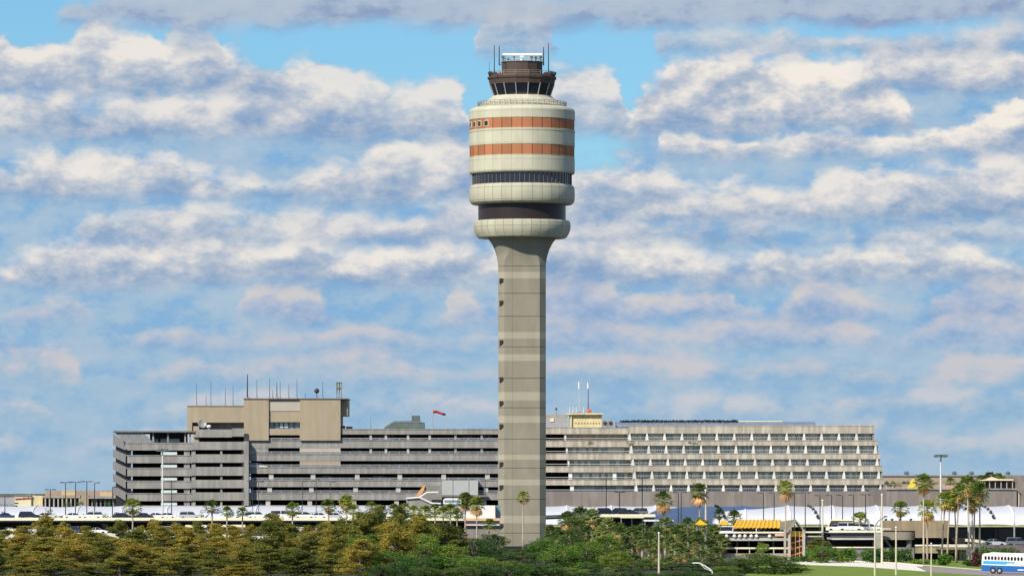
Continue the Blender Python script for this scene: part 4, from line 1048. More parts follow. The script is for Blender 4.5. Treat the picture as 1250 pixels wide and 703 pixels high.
def shelter(px0, px1, py, Y, zg, label, h=.5, m=None, depth=4):
    rt = empty('shelter_canopy', (PX((px0+px1)/2,Y), Y, zg), label, 'canopy')
    q = MB(); q.box(PX(px0,Y), PX(px1,Y), Y, Y+depth, PZ(py,Y)-h, PZ(py,Y)); q.build('roof', m or creamw, rt)
    n = max(2, int((px1-px0)/14)+1)
    for i in range(n):
        x = PX(px0,Y)+.3+(PX(px1,Y)-PX(px0,Y)-.6)*i/(n-1)
        q = MB(); q.cyl(x, Y+depth/2, zg, PZ(py,Y)-h-.003, .12, n=8); q.build('post', gmetal, rt)
shelter(226, 252, 640.4, 1122, 3.0, 'cream flat canopy behind the rusty trees left of centre garage')
shelter(257, 299, 640.2, 1124, 3.0, 'longer cream flat canopy right of the short one above the trees')
shelter(340, 372, 643, 1122, 3.0, 'pale flat canopy half hidden by trees below the garage')
shelter(8, 30, 645, 1122, 3.0, 'pale flat canopy at the far left among the cypress tops')
shelter(757, 786, 629.6, 1142, 0, 'pale yellow flat canopy near the green umbrella canopy right of the tower', .4)
shelter(786, 822, 634, 1130, 0, 'white walkway canopy over pale bays between two palms', .35, white)

def white_building():
    Y = 1118
    rt = empty('service_building', (PX(587,Y), Y, 0), 'small white service building with peach ledge left of the tower foot', 'building')
    q = MB(); q.pb(568.5, 604.5, 616.6, 632, Y, 8); q.box(PX(568.5,Y), PX(604.5,Y), Y+.02, Y+8, 2, PZ(632,Y)); q.build('wall', white, rt)
    q = MB(); q.pb(566, 610, 632, 635.3, Y-1.2, 9); q.build('ledge', mat('peach_ledge', (.70,.47,.28)), rt)
    q = MB(); q.pb(568, 610, 635.4, 641.6, Y-.5, 3); q.build('lower_wall', mat('violetgrey', (.38,.35,.38)), rt)
    q = MB(); q.pb(567, 610, 640, 641, Y-.8, .25); q.build('rail', white, rt)
    q = MB(); q.box(PX(568,Y), PX(610,Y), Y, Y+8, 0, PZ(641.6,Y)); q.build('base', brownw, rt)
    q = MB(); q.pb(604.6, 611, 616.6, 632, Y+3, 3); q.build('side_glass', glass_t, rt)
white_building()

# ------------------------------------------------------------------ right hand parking decks
def decks():
    Y = 930.0
    rt = empty('parking_deck', (PX(920,Y), Y, 0), 'two level parking deck with white rails under the yellow awning', 'parking deck')
    def B(nm, x0, x1, y0, y1, m, yo=0, d=.4, r=None): q = MB(); q.pb(x0, x1, y0, y1, Y+yo, d); return q.build(nm, m, r or rt)
    whiter = mat('white_rail_paint', (.80,.76,.62))
    B('top_beam', 878, 964, 648.6, 650.4, whiter, 0, .3)
    B('top_slab', 878, 966, 656.4, 659.6, conc_w, .1, 16)
    B('rail_wall', 878, 958, 650.6, 656.2, mat('dark_rail', (.09,.08,.09)), .5, .2)
    B('mid_beam', 880, 966, 667.6, 669.6, whiter, 0, .35)
    B('mid_slab', 880, 966, 669.6, 670.4, conc, .4, 16)
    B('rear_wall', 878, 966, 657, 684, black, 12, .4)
    B('base_wall', 884, 964, 675, 684.5, mat('beige_base', (.36,.31,.27)), 0, .4)
    for px in (899.5, 915, 930, 944.5, 958): B('post', px-.6, px+.6, 669.7, 675, conc_w, .05, .3)
    for px in (887, 900, 914, 929, 944, 960): B('column', px-1, px+1, 659.6, 667.6, conc_d, 3, .5)
    for i, px in enumerate((878,887,896.5,903,909.5,917,923.5,939.5)):
        q = MB(); q.lathe([(.05,PZ(653.9,Y)-.32),(.3,PZ(653.9,Y)-.15),(.3,PZ(653.9,Y)+.15),(.05,PZ(653.9,Y)+.32)], 8, PX(px,Y), Y-.05); q.build('round_lamp', white, rt)
    q = MB(); q.pb(946, 960, 651, 654, Y-.1, .2); q.build('peach_panel', mat('peachp', (.62,.42,.30)), rt)
    # awning
    Ya = Y+6
    rt2 = empty('yellow_awning', (PX(922,Ya), Ya, PZ(649,Ya)), 'bright yellow ribbed awning roof over the parking deck', 'awning', None)
    pts0 = [PX(892.5,Ya), PX(953,Ya)]; ptb = [PX(901.5,Ya), PX(956,Ya)]
    nrib = 12
    q = MB()
    for i in range(nrib):
        u0, u1 = i/nrib, (i+1)/nrib; um = (u0+u1)/2
        f = lambda u: (pts0[0]+(pts0[1]-pts0[0])*u, Ya-4, PZ(644.6,Ya-4)); g_ = lambda u: (ptb[0]+(ptb[1]-ptb[0])*u, Ya+6, PZ(634.8,Ya+6))
        A, Bm, C = Vector(f(u0)), Vector(f(um))+Vector((0,0,.18)), Vector(f(u1)); D, E_, G_ = Vector(g_(u0)), Vector(g_(um))+Vector((0,0,.18)), Vector(g_(u1))
        dn = Vector((0,0,-.05))
        q.add([A,Bm,C,D,E_,G_], [(0,1,4,3),(1,2,5,4)]); q.add([A+dn,Bm+dn,C+dn,D+dn,E_+dn,G_+dn], [(3,4,1,0),(4,5,2,1)])
    q.build('canvas', yellow, rt2)
    for px, pxb in ((893.5,902.5),(922,928),(952,954.5)):
        q = MB(); q.tube([(PX(px,Ya),Ya-4,PZ(645.2,Ya-4)),(PX(pxb,Ya),Ya+6,PZ(635.4,Ya+6))], .1, 6); q.tube([(PX(pxb,Ya),Ya+6,PZ(656.4,Y)),(PX(pxb,Ya),Ya+6,PZ(635.2,Ya+6))], .12, 6)
        q.tube([(PX(px,Ya),Ya-4,PZ(656.4,Y)),(PX(px,Ya),Ya-4,PZ(645,Ya-4))], .1, 6); q.build('frame', white, rt2)
    rt2b = empty('yellow_awning', (PX(872,Ya+20), Ya+20, 0), 'small orange-yellow awning peeking over the palms left of the long awning', 'awning')
    for k, (c0, w) in enumerate(((849,14),(878,12))):
        Yb = Ya+20; q = MB(); q.prism([(PX(c0,Yb),PZ(639.5,Yb)),(PX(c0+w*.4,Yb),PZ(634,Yb)),(PX(c0+w,Yb),PZ(639.5,Yb)),(PX(c0+w,Yb),PZ(640.2,Yb)),(PX(c0,Yb),PZ(640.2,Yb))][::-1], 'y', Yb-2, Yb+2); q.build('canvas', yellow, rt2b)
        q = MB(); q.cyl(PX(c0+2,Yb), Yb, 0, PZ(640.2,Yb), .12, n=6); q.cyl(PX(c0+w-2,Yb), Yb, 0, PZ(640.2,Yb), .12, n=6); q.build('post', gmetal, rt2b)
    # gabled stair pavilion
    Yp = Y-3
    rt3 = empty('stair_pavilion', (PX(970,Yp), Yp, 0), 'grey gabled stair pavilion with copper orange interior at the end of the deck', 'stair pavilion')
    gg = mat('pavilion_grey', (.40,.38,.36), var=.12, scale=.6)
    for px, w in ((958,1.0),(963.5,1.6),(981.2,1.6)):
        q = MB(); q.pb(px-w, px+w, 646, 684.5, Yp+(1 if px<960 else 0), .8); q.build('post', gg, rt3)
    q = MB(); ap = (971.5, 633.8)
    for a, b, t in (((960.5,648),ap,2.2),(ap,(983.5,648),2.2)):
        x0,z0,x1,z1 = PX(a[0],Yp),PZ(a[1],Yp),PX(b[0],Yp),PZ(b[1],Yp)
        q.prism([(x0,z0-.35),(x1,z1-.35),(x1,z1),(x0,z0)], 'y', Yp-.4, Yp+7)
    q.prism([(PX(955,Yp),PZ(636.5,Yp)),(PX(971.5,Yp),PZ(633.9,Yp)),(PX(960.5,Yp),PZ(647.6,Yp)),(PX(953,Yp),PZ(646,Yp))], 'y', Yp+4, Yp+6)
    q.build('gable_roof', mat('gable_roof', (.27,.25,.20), var=.15), rt3)
    q = MB(); q.pb(965, 980, 648, 654.5, Yp+1.5, .3); q.build('yellow_panel', yellow, rt3)
    q = MB(); q.pb(965, 980, 654.5, 683, Yp+4, .3); q.build('copper_back', mat('copper_dull', (.30,.16,.07), var=.5, scale=.7), rt3)
    for py in (659, 666.5, 674):
        q = MB(); q.prism([(PX(965.2,Yp),PZ(py+3.5,Yp)),(PX(979.5,Yp),PZ(py-1,Yp)),(PX(979.5,Yp),PZ(py+.6,Yp)),(PX(965.2,Yp),PZ(py+5,Yp))][::-1], 'y', Yp+1.5, Yp+3.5); q.build('stair_flight', orange, rt3)
    for px in (971, 976): q = MB(); q.pb(px-.25, px+.25, 648, 683, Yp+.3, .15); q.build('mullion', gg, rt3)
    # small bridge between pavilion and right deck
    for y0, y1, m in ((648.2,650,whiter),(653.6,655,conc_w),(667.5,669,whiter)): B('link_beam', 983, 1004, y0, y1, m, 2, .4)
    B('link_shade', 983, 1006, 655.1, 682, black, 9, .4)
    # right deck
    Y = 925.0
    rt = empty('parking_deck', (PX(1040,Y), Y, 0), 'right parking deck with cream edge beam above the clipped hedge', 'parking deck')
    B = lambda nm, x0, x1, y0, y1, m, yo=0, d=.4: (lambda q: (q.pb(x0, x1, y0, y1, Y+yo, d), q.build(nm, m, rt))[1])(MB())
    B('top_beam', 1012, 1078, 647, 649.6, whiter)
    B('rail_wall', 1014, 1068, 650.4, 656, mat('dark_rail2', (.07,.065,.10)), .6, .2)
    B('mid_slab', 1016, 1068, 656.2, 658.4, conc_w, .1, 16)
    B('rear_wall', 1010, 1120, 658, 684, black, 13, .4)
    B('lower_beam', 1016, 1068, 667, 668.4, whiter)
    B('base_wall', 1012, 1116, 668.6, 684.6, conc_d, .3, .4)
    B('pier', 1068, 1075.5, 649.6, 684.6, mat('pier_grey', (.36,.33,.32)), .1, 6)
    B('handrail', 1060, 1088, 644.6, 645.5, white, -.2, .12)
    B('upper_slab', 1012, 1078, 649.6, 650.3, conc, .45, 16)
    # dark trapezoid shelter on the deck
    rt4 = empty('deck_shelter', (PX(1026,Y), Y+5, PZ(647,Y)), 'dark brown sloped shelter with pale rim on the right parking deck', 'shelter')
    Yq = Y+7
    q = MB(); q.add([Vector((PX(a,Yq),Yq+d,PZ(b,Yq))) for d in (0,.12) for a, b in ((1010.5,643.5),(1038,643.5),(1041,635),(1014.5,634.8))], [(0,1,2,3),(7,6,5,4),(0,4,5,1),(1,5,6,2),(2,6,7,3),(3,7,4,0)]); q.build('roof', mat('shelter_brown', (.09,.06,.05)), rt4)
    q = MB(); q.tube([(PX(1014.5,Yq),Yq-.1,PZ(634.6,Yq)),(PX(1041,Yq),Yq-.1,PZ(634.8,Yq))], .14, 6); q.tube([(PX(1014.5,Yq),Yq-.1,PZ(634.6,Yq)),(PX(1010.5,Yq),Yq-.1,PZ(643.5,Yq))], .1, 6)
    for px in (1013, 1026, 1038): q.tube([(PX(px,Yq),Yq+1,PZ(649.8,Y)),(PX(px,Yq),Yq+.4,PZ(640,Yq))], .1, 6)
    q.build('frame', creamw, rt4)
    # ramp building
    Y = 935.0
    rt = empty('ramp_building', (PX(1120,Y), Y, 0), 'brown ramp building with curved corner behind the palms', 'ramp building')
    bw = mat('ramp_brown', (.34,.27,.19), var=.12, scale=.3, streak=.2)
    B('upper_wall', 1075.6, 1158, 635, 647.5, bw, 0, .6)
    B('upper_return', 1117, 1158, 647.5, 656, bw, 0, .6)
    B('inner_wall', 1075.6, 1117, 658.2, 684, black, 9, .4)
    B('roof', 1075.6, 1158, 647.5, 648.4, conc_d, .65, 20)
    q = MB(); r = 2.2; pts = []
    X1 = PX(1116.5, Y)
    arc = [(X1-r+r*math.sin(R(a)), Y-1.5+r-r*math.cos(R(a))) for a in range(0, 91, 10)]
    outer = [(PX(1077,Y), Y-1.5)] + arc + [(X1, Y+6)]
    inner = [(X1-.3, Y+6)] + [(X1-r+(r-.3)*math.sin(R(a)), Y-1.5+r-(r-.3)*math.cos(R(a))) for a in range(90,-1,-10)] + [(PX(1077,Y), Y-1.2)]
    q.prism(outer+inner, 'z', PZ(658.4,Y), PZ(648.8,Y)); q.build('curved_wall', mat('curved_brown', (.30,.26,.22), var=.1, scale=.4), rt)
    q = MB(); q.prism(outer+inner, 'z', 0, PZ(667.5,Y)); q.build('curved_base', mat('curved_base', (.26,.24,.23), var=.1, scale=.4), rt)
    q = MB(); q.cyl(X1-1.0, Y-.2, PZ(667.5,Y), PZ(658.4,Y), .5, n=12); q.build('corner_column', conc_d, rt)
    for px in (1081.5, 1089, 1099, 1112):
        q = MB(); q.lathe([(.16,PZ(635,Y)),(.28,PZ(634,Y)),(.2,PZ(632.6,Y))], 8, PX(px,Y), Y+.3); q.build('parapet_lamp', dmetal, rt)
    B('lower_beam', 1117, 1173, 664.4, 666.2, whiter, -2, .4)
    B('lower_wall', 1117, 1173, 666.2, 674.8, bw, -1.8, .4)
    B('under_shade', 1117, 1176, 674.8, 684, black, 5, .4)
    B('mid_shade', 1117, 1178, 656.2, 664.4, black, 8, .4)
    B('peach_pier', 1171.5, 1179.5, 664, 689, mat('peach_pier', (.55,.40,.27), var=.1), -3.0, 2)
    # curved ramp parapet loop
    q = MB()
    cx, cy = PX(1175, Y), Y+2; rx, ry = PX(1205,Y)-cx, 9
    pts = [(cx-4.5, cy-ry, PZ(663.5,Y))] + [(cx+rx*math.sin(R(a)), cy-ry*math.cos(R(a)), PZ(663.6,Y)+(PZ(657,Y)-PZ(663.6,Y))*a/180) for a in range(0, 181, 12)] + [(cx-6, cy+ry, PZ(656.6,Y))]
    for a, b in zip(pts[:-1], pts[1:]):
        q.add([(a[0],a[1],a[2]-.5),(b[0],b[1],b[2]-.5),(b[0],b[1],b[2]),(a[0],a[1],a[2]),(a[0],a[1]+.25,a[2]-.5),(b[0],b[1]+.25,b[2]-.5),(b[0],b[1]+.25,b[2]),(a[0],a[1]+.25,a[2])],
              [(0,1,2,3),(7,6,5,4),(3,2,6,7),(0,4,5,1)])
    q.build('ramp_parapet', mat('ramp_cream', (.66,.60,.48)), rt)
    q = MB(); q.prism([(p[0], p[1]+.1) for p in pts], 'z', PZ(663.6,Y)-.9, PZ(663.6,Y)-.5); q.build('ramp_slab', conc_d, rt)
    for dx, dy in ((0,-5),(3,2),(-3,0)):
        q = MB(); q.cyl(cx+dx, cy+dy, 0, PZ(663.6,Y)-.91, .35, n=10); q.build('column', conc, rt)
decks()

# ------------------------------------------------------------------ vehicles
def car_proto(kind):
    """side profile along +x, wheels on z=0"""
    dims = {'sedan': (4.6,1.8,1.43), 'suv': (4.7,1.9,1.75), 'van': (5.2,2.0,2.05)}[kind]
    Lc, W, Hc = dims; h2 = Lc/2
    if kind == 'sedan':
        body = [(-h2,.35),(-h2,.78),(-h2+.12,.92),(-h2+.9,.98),(-.05*0-1.25,.98),(1.05,.98),(h2-.35,.84),(h2-.05,.7),(h2,.38)]
        cab = [(-1.55,.97),(-.95,1.38),(-.6,1.43),(.25,1.43),(.5,1.38),(1.2,.96)]
    elif kind == 'suv':
        body = [(-h2,.45),(-h2+.02,.95),(-h2+.1,1.08),(1.2,1.08),(h2-.3,.98),(h2-.03,.8),(h2,.45)]
        cab = [(-2.25,1.07),(-2.05,1.66),(-1.8,1.74),(.2,1.75),(.5,1.68),(1.25,1.07)]
    else:
        body = [(-h2,.42),(-h2+.02,1.1),(-h2+.06,1.2),(1.6,1.2),(h2-.4,1.05),(h2-.03,.85),(h2,.42)]
        cab = [(-2.53,1.19),(-2.45,1.95),(-2.3,2.04),(.9,2.05),(1.15,1.95),(1.85,1.19)]
    rt = empty('car', (0,0,0), 'car', 'car')
    q = MB(); w = W/2
    def loft(m, prof, w0, w1, zlo, zhi):
        n = len(prof); vs = []
        for sd in (-1, 1):
            for x, z in prof:
                t = (z-zlo)/(zhi-zlo); vs.append((x, sd*(w0+(w1-w0)*t), z))
        m.add(vs, [tuple(range(n)), tuple(range(2*n-1, n-1, -1))] + [(i, i+n, (i+1) % n+n, (i+1) % n) for i in range(n)])
    loft(q, body, w, w*.96, .35, 1.0)
    # roof skin: top part of the cabin, painted
    rz = max(z for _, z in cab)
    roof = [p for p in cab if p[1] > rz-.1]
    rp = [(roof[0][0]-.02, roof[0][1]-.04)] + [(x, z+.015) for x, z in roof] + [(roof[-1][0]+.02, roof[-1][1]-.04)]
    loft(q, rp, w*.80, w*.76, rz-.1, rz)
    xm = (cab[0][0]+cab[-1][0])/2
    q.box(xm-.06, xm+.06, -w*.9, -w*.83, 1.0, rz-.05); q.box(xm-.06, xm+.06, w*.83, w*.9, 1.0, rz-.05)
    q.build('body', paint, rt)
    q = MB(); loft(q, cab, w*.92, w*.77, cab[0][1], rz); q.build('windows', glass_d, rt)
    for sx in (-1, 1):
        for sy in (-1, 1):
            q = MB(); q.lathe([(.33,-.1),(.33,.1)], 14); q.v = [(p[0]+sx*h2*.62, sy*(w-.1)+p[2], p[1]+.33) for p in q.v]; q.build('wheel', tyre, rt)
    q = MB(); q.box(h2-.12, h2+.02, -w*.9, -w*.55, .6, .74); q.box(h2-.12, h2+.02, w*.55, w*.9, .6, .74); q.build('headlights', white, rt)
    q = MB(); q.box(-h2-.02, -h2+.1, -w*.9, -w*.6, .68, .82); q.box(-h2-.02, -h2+.1, w*.6, w*.9, .68, .82); q.build('tail_lights', redm, rt)
    return rt
PROT = {k: tree_of(car_proto(k)) for k in ('sedan','suv','van')}; PROTC = PROT
CC = {'white':(.80,.80,.80),'black':(.012,.012,.014),'silver':(.48,.50,.52),'dark blue':(.02,.035,.12),'grey':(.14,.15,.16),'red':(.35,.02,.02),'blue':(.05,.14,.4),'cream':(.7,.64,.5)}
def car(kind, px, Y, z, col, label, flip=False, yaw=0, group=None):
    c = dup(PROT[kind]); c.location = (PX(px,Y), Y, z); c.rotation_euler = (0,0,R(yaw)+(math.pi if flip else 0))
    c['label'] = label; c['category'] = {'sedan':'car','suv':'car','van':'van'}[kind]
    if group: c['group'] = group
    for ch in [k for k in c.children]:
        if ch.name.startswith('body'): ch.color = rgb(CC[col])
    return c
EL = [(5,'sedan','dark blue'),(36,'suv','black'),(54,'sedan','cream'),(90,'sedan','white'),(112,'suv','white'),(150,'sedan','black'),(174,'sedan','black'),(191,'sedan','white'),(203,'sedan','white'),
      (232,'suv','silver'),(298,'sedan','white'),(314,'suv','white'),(331,'sedan','white'),(345,'van','white'),(360,'sedan','grey'),(372,'suv','white'),(388,'sedan','white'),(408,'sedan','silver'),(432,'suv','white'),(458,'sedan','grey'),(482,'suv','white'),(503,'sedan','dark blue')]
for i, (px, k, c) in enumerate(EL):
    car(k, px, VY+3+(i % 3)*1.2, 6.0, c, f'{c} {k if k != "suv" else "estate car"} on the elevated road, {ORD[i]} vehicle from the left', flip=i % 2 == 0, group='vehicles on the elevated road left of the tower')
ER = [(708,'sedan','white',6.75),(722,'sedan','white',6.75),(741,'suv','black',6.75),(753,'suv','black',6.75),(768,'sedan','black',6.75),(778,'suv','grey',6.75)]
for i, (px, k, c, z) in enumerate(ER):
    car(k, px, VY+4+(i % 2)*2, z, c, f'{c} {k if k != "suv" else "estate car"}, {ORD[i]} vehicle right of the tower on the elevated road', flip=i % 2, group='vehicles on the elevated road right of the tower')
LR_ = [(12,'sedan','white'),(32,'suv','white'),(62,'sedan','silver'),(84,'suv','dark blue'),(118,'sedan','white'),(142,'sedan','grey'),(166,'sedan','white'),(196,'suv','silver'),(214,'sedan','white'),(243,'sedan','white'),(272,'suv','dark blue'),(290,'sedan','cream'),(320,'sedan','silver'),(352,'suv','blue'),(360,'sedan','white'),(385,'sedan','white')]
for i, (px, k, c) in enumerate(LR_):
    car(k, px, 1124+(i % 3)*3, 3.0, c, f'{c} {k if k != "suv" else "estate car"} on the lower road behind the trees, {ORD[i]} from the left', flip=i % 2, group='vehicles on the lower road')
GC = [(315.5,569.6,'suv','white',0),(341,569.6,'sedan','white',0),(341,585.6,'sedan','white',0),(470,537,'suv','white',0),(560,537,'sedan','silver',0),(536,537,'sedan','grey',0),(599,537,'suv','white',0),
      (424,601,'sedan','white',0),(436,601,'sedan','silver',0),(444,601,'sedan','white',0),(484,601,'sedan','white',0),(518,585.6,'sedan','silver',0),(527,585.6,'sedan','grey',0),(318,616.5,'sedan','white',0),(420,585.6,'sedan','silver',0)]
for i, (px, py, k, c, _) in enumerate(GC):
    z = PZ(py, 1300)-.75
    car(k, px, 1303 if py != 569.6 or px > 320 else 1301.6, z, c, f'{c} {k if k != "suv" else "estate car"} inside the garage, {ORD[i]} in order of level and bay', flip=i % 2, group='cars parked inside the garage')
DC = [(897,'van','white',938),(909,'suv','white',936),(921,'sedan','white',938),(934,'sedan','white',936),(944,'suv','red',938)]
for i, (px, k, c, Y) in enumerate(DC):
    car(k, px, Y, PZ(656.4,930)+.01, c, f'{c} {k if k != "suv" else "estate car"} under the yellow awning, {ORD[i]} from the left', group='vehicles under the yellow awning')
for i, (px, k, c) in enumerate(((1024,'sedan','white'),(1038,'suv','white'),(1050,'sedan','silver'),(1062,'sedan','white'))):
    car(k, px, 931, PZ(649.6,925)+.01, c, f'{c} {k if k != "suv" else "estate car"} on the right parking deck, {ORD[i]} from the dark shelter', group='vehicles on the right parking deck')
KC = [(1211,'sedan','silver'),(1216,'suv','white'),(1243,'sedan','grey'),(1196,'sedan','black')]
sheet('kerbside_lane', [(PX(1120,1160),1150),(PX(1320,1160),1150),(PX(1320,1160),1185),(PX(1120,1160),1185)], .01, asph)
Yc = 1010
q = MB(); q.box(PX(1170,Yc), PX(1330,Yc), Yc, Yc+40, 0, PZ(667.0,Yc)); struct(q.build('kerbside_terrace', mat('terr', (.10,.09,.095))))
q = MB(); q.box(PX(1170,Yc), PX(1330,Yc), Yc-.4, Yc-.02, 0, PZ(666.5,Yc)+.25); struct(q.build('terrace_wall', mat('violet_wall', (.16,.13,.16))))
for i, (px, k, c) in enumerate(((1213.5,'sedan','silver'),(1243,'suv','grey'),(1196,'sedan','black'))):
    car(k, px, Yc+3, PZ(667,Yc)+.01, c, f'{c} car parked at the kerb under the right tents, {("between two others","at the right edge","nearest the palms")[i]}', group='cars at the right kerb')
def bus():
    Y = 778.0; z0 = 0
    rt = empty('shuttle_bus', (PX(1198,Y), Y, 0), 'blue and white shuttle bus entering at the lower right corner', 'bus')
    Lb, W, Hb = 11.5, 2.5, 3.15
    bb = mat('bus_blue', (.02,.13,.42), rough=.35, var=.05); bl = mat('bus_light_blue', (.06,.38,.75), rough=.35, var=.05); bw = mat('bus_white', (.82,.82,.78), rough=.35, var=.02)
    loc = wloc(rt)
    def A(b): b.v = [(p[0]+loc.x, p[1]+loc.y, p[2]+loc.z) for p in b.v]; return b
    q = MB(); q.prism([(0,.35),(.05,.35),(Lb,.35),(Lb,1.28),(0,1.28)], 'y', 0, W); A(q).build('lower_body', bb, rt)
    q = MB(); q.prism([(.0,1.283),(Lb,1.283),(Lb,Hb-.25),(Lb-.2,Hb-.05),(.5,Hb-.02),(.15,Hb-.15),(.02,Hb-.45)][::1], 'y', 0, W); A(q).build('upper_body', bw, rt)
    q = MB(); q.box(.25,4.1,-.02,-.004,1.45,1.95); q.box(4.1,5.4,-.02,-.004,1.66,1.9); A(q).build('light_stripe', bl, rt)
    for i in range(20):
        if i in (4,): continue
        x = .62+i*.535; q = MB(); n = 12
        q.lathe([(1,0),(1,.02)], n); q.v = [(x+p[0]*.195, -.006-p[2], 2.40+p[1]*.33) for p in q.v]; A(q).build('oval_window', glass_d, rt)
    q = MB(); x = .62+4*.535; q.lathe([(1,0),(1,.02)], 12); q.v = [(x+p[0]*.195, -.006-p[2], 2.40+p[1]*.33) for p in q.v]; A(q).build('round_sticker', redm, rt)
    # pale blue script on the flank (unreadable in the picture, kept as a wavy mark)
    q = MB(); xx = 4.4
    rr = random.Random(3)
    while xx < 8.6:
        w = rr.uniform(.12,.3); q.box(xx, xx+w, -.022, -.006, 1.40+rr.uniform(0,.05), 1.46+rr.uniform(0,.12)); xx += w+.07
    A(q).build('blue_lettering', bl, rt)
    for x in (1.9, 2.95, 8.9):
        q = MB(); q.lathe([(.48,-.14),(.48,.14)], 18); q.v = [(x+p[0], .1+p[2], .48+p[1]) for p in q.v]; w = A(q).build('wheel', tyre, rt)
        q = MB(); q.lathe([(.24,-.02),(.24,.02)], 14); q.v = [(x+p[0], -.06+p[2], .48+p[1]) for p in q.v]; A(q).build('rim', gmetal, w)
    q = MB(); q.box(1.2,10,.5,2.0,Hb-.06,Hb+.12); A(q).build('roof_unit', bw, rt)
    q = MB(); q.box(-.03,-.005,.3,2.2,1.4,2.7); A(q).build('rear_window', glass_d, rt)
    q = MB(); q.box(5.9,6.9,-.02,-.004,.62,.78); A(q).build('white_mark', bw, rt)
    rt.rotation_euler = (0, R(1.6), R(-22)); rt.location.z = .16; rt.scale = (.93,.93,.93)
bus()
def truck():
    Y = 1262
    rt = empty('box_truck', (PX(552,Y), Y, 0), 'white rounded bus roof below the grey panel left of the tower', 'bus')
    q = MB(); X0, X1 = PX(541,Y), PX(563,Y); zt, zb = PZ(607.6,Y), PZ(615,Y)
    P = [(X0,zb),(X0,zt-.5),(X0+.25,zt-.12),(X0+.7,zt),(X1-.7,zt),(X1-.25,zt-.12),(X1,zt-.5),(X1,zb)]
    q.prism(P[::-1], 'y', Y, Y+2.5); q.build('body', white, rt)
    q = MB(); q.box(X0+.3, X1-.3, Y-.03, Y-.005, zt-1.05, zt-.5); q.build('windows', glass_t, rt)
    q = MB(); q.box(X0+.1, X1-.1, Y+.1, Y+2.4, 0, zb-.003); q.build('plinth', conc_d, rt)
truck()

# ------------------------------------------------------------------ lamps and poles
def twin_lamp(px, top, Y, label, kind='twin', base=0.0, m=None, r=.11, group='dark parking lamps'):
    m = m or dmetal
    X0 = PX(px,Y); zt = PZ(top,Y)
    rt = empty('street_lamp', (X0,Y,base), label, 'street lamp', group)
    q = MB(); q.tube([(X0,Y,base),(X0,Y,zt)], r*1.25, 7, r2=r*.8); q.build('pole', m, rt)
    arms = {'twin': (-1,1), 'single': (1,), 'left': (-1,)}[kind]
    for sx in arms:
        q = MB(); q.box(X0+sx*.1, X0+sx*.55, Y-.05, Y+.05, zt-.12, zt-.02); q.build('arm', m, rt)
        q = MB(); q.prism([(X0+sx*.5,zt-.17),(X0+sx*1.25,zt-.12),(X0+sx*1.25,zt+.02),(X0+sx*.5,zt+.05)][::(1 if sx>0 else -1)], 'y', Y-.22, Y+.22); q.build('lamp_head', m, rt)
    q = MB(); q.cyl(X0, Y, base, base+.5, r*2.6, n=8); q.build('base', conc, rt)
    return rt
YL = 1172
LN = [(6,605.5,'single'),(61.5,597,'twin'),(80,588.2,'twin'),(92.2,587.8,'twin'),(106,587.2,'twin'),(115.5,588.6,'single'),(137.3,594.2,'single'),(209.5,586.3,'twin')]
for i, (px, t, k) in enumerate(LN): twin_lamp(px, t, YL, ORD[i] + ' dark lamp post from the left edge of the picture', k, group='dark lamps at the left')
for i, (px, t, k) in enumerate(((308.5,586.5,'twin'),(315.8,587.5,'twin'),(369,587,'single'),(386,586.5,'twin'),(403,587.5,'single'),(553,584.8,'single'),(572.5,584.8,'single'),(592.4,584.8,'single'))):
    twin_lamp(px, t, YL, ORD[i] + ' thin dark lamp from the left against the garage floors', k, r=.07, group='lamps before the garage')
RN = [(740,584,'twin'),(756.5,600,'twin'),(784,583,'twin'),(828,600.5,'left'),(831.5,600.5,'single'),(932,601,'left'),(945,601,'left'),(969.6,601.3,'single'),(983,600.8,'twin'),(1001,604.2,'left'),(1015,603.8,'left'),(1028.5,603.9,'left'),(1042,603.6,'left'),(1056.5,603.2,'twin')]
for i, (px, t, k) in enumerate(RN): twin_lamp(px, t, YL, ORD[i] + ' dark lamp post right of the tower, counted from the tower', k, group='dark lamps at the right')
def white_mast(px, top, Y, label, r=.18, head=True):
    X0 = PX(px,Y); zt = PZ(top,Y)
    rt = empty('light_mast', (X0,Y,0), label, 'light mast')
    q = MB(); q.tube([(X0,Y,0),(X0,Y,zt)], r*1.4, 8, r2=r*.8); q.build('pole', mat('pole_white', (.68,.70,.70)), rt)
    q = MB(); q.cyl(X0, Y, 0, .6, r*2.4, n=10); q.build('base', conc, rt)
    if head:
        q = MB(); q.lathe([(.15,zt),(.5,zt+.1),(.5,zt+.2),(.15,zt+.3)], 10, X0, Y); q.build('head_ring', dmetal, rt)
        for a in range(0, 360, 60):
            q = MB(); cx_, cy_ = X0+.95*math.cos(R(a)), Y+.95*math.sin(R(a))
            q.prism([(cx_-.42,zt-.25),(cx_+.42,zt-.15),(cx_+.3,zt+.32),(cx_-.3,zt+.28)], 'y', cy_-.2, cy_+.2); q.build('floodlight', greenm, rt)
white_mast(198.4, 549.5, 1175, 'tall white high mast light in front of the left garage end')
white_mast(1148.4, 556.5, 1000, 'tall white high mast light above the palms at right')
def plain_pole(px, top, Y, label, r=.16, m=None, base=0):
    X0 = PX(px,Y); zt = PZ(top,Y)
    rt = empty('utility_pole', (X0,Y,base), label, 'pole')
    q = MB(); q.tube([(X0,Y,base),(X0,Y,zt)], r*1.3, 8, r2=r*.8); q.build('shaft', m or mat('pole_cream', (.62,.56,.46), var=.1), rt)
    q = MB(); q.lathe([(r*.8,zt),(r*1.25,zt+.03),(r*1.2,zt+.15),(.03,zt+.25)], 8, X0, Y); q.build('cap', m or white, rt)
    return rt
plain_pole(861.6, 598.8, 1100, 'cream pole beside the tall palm left of the hotel lamps', .2)
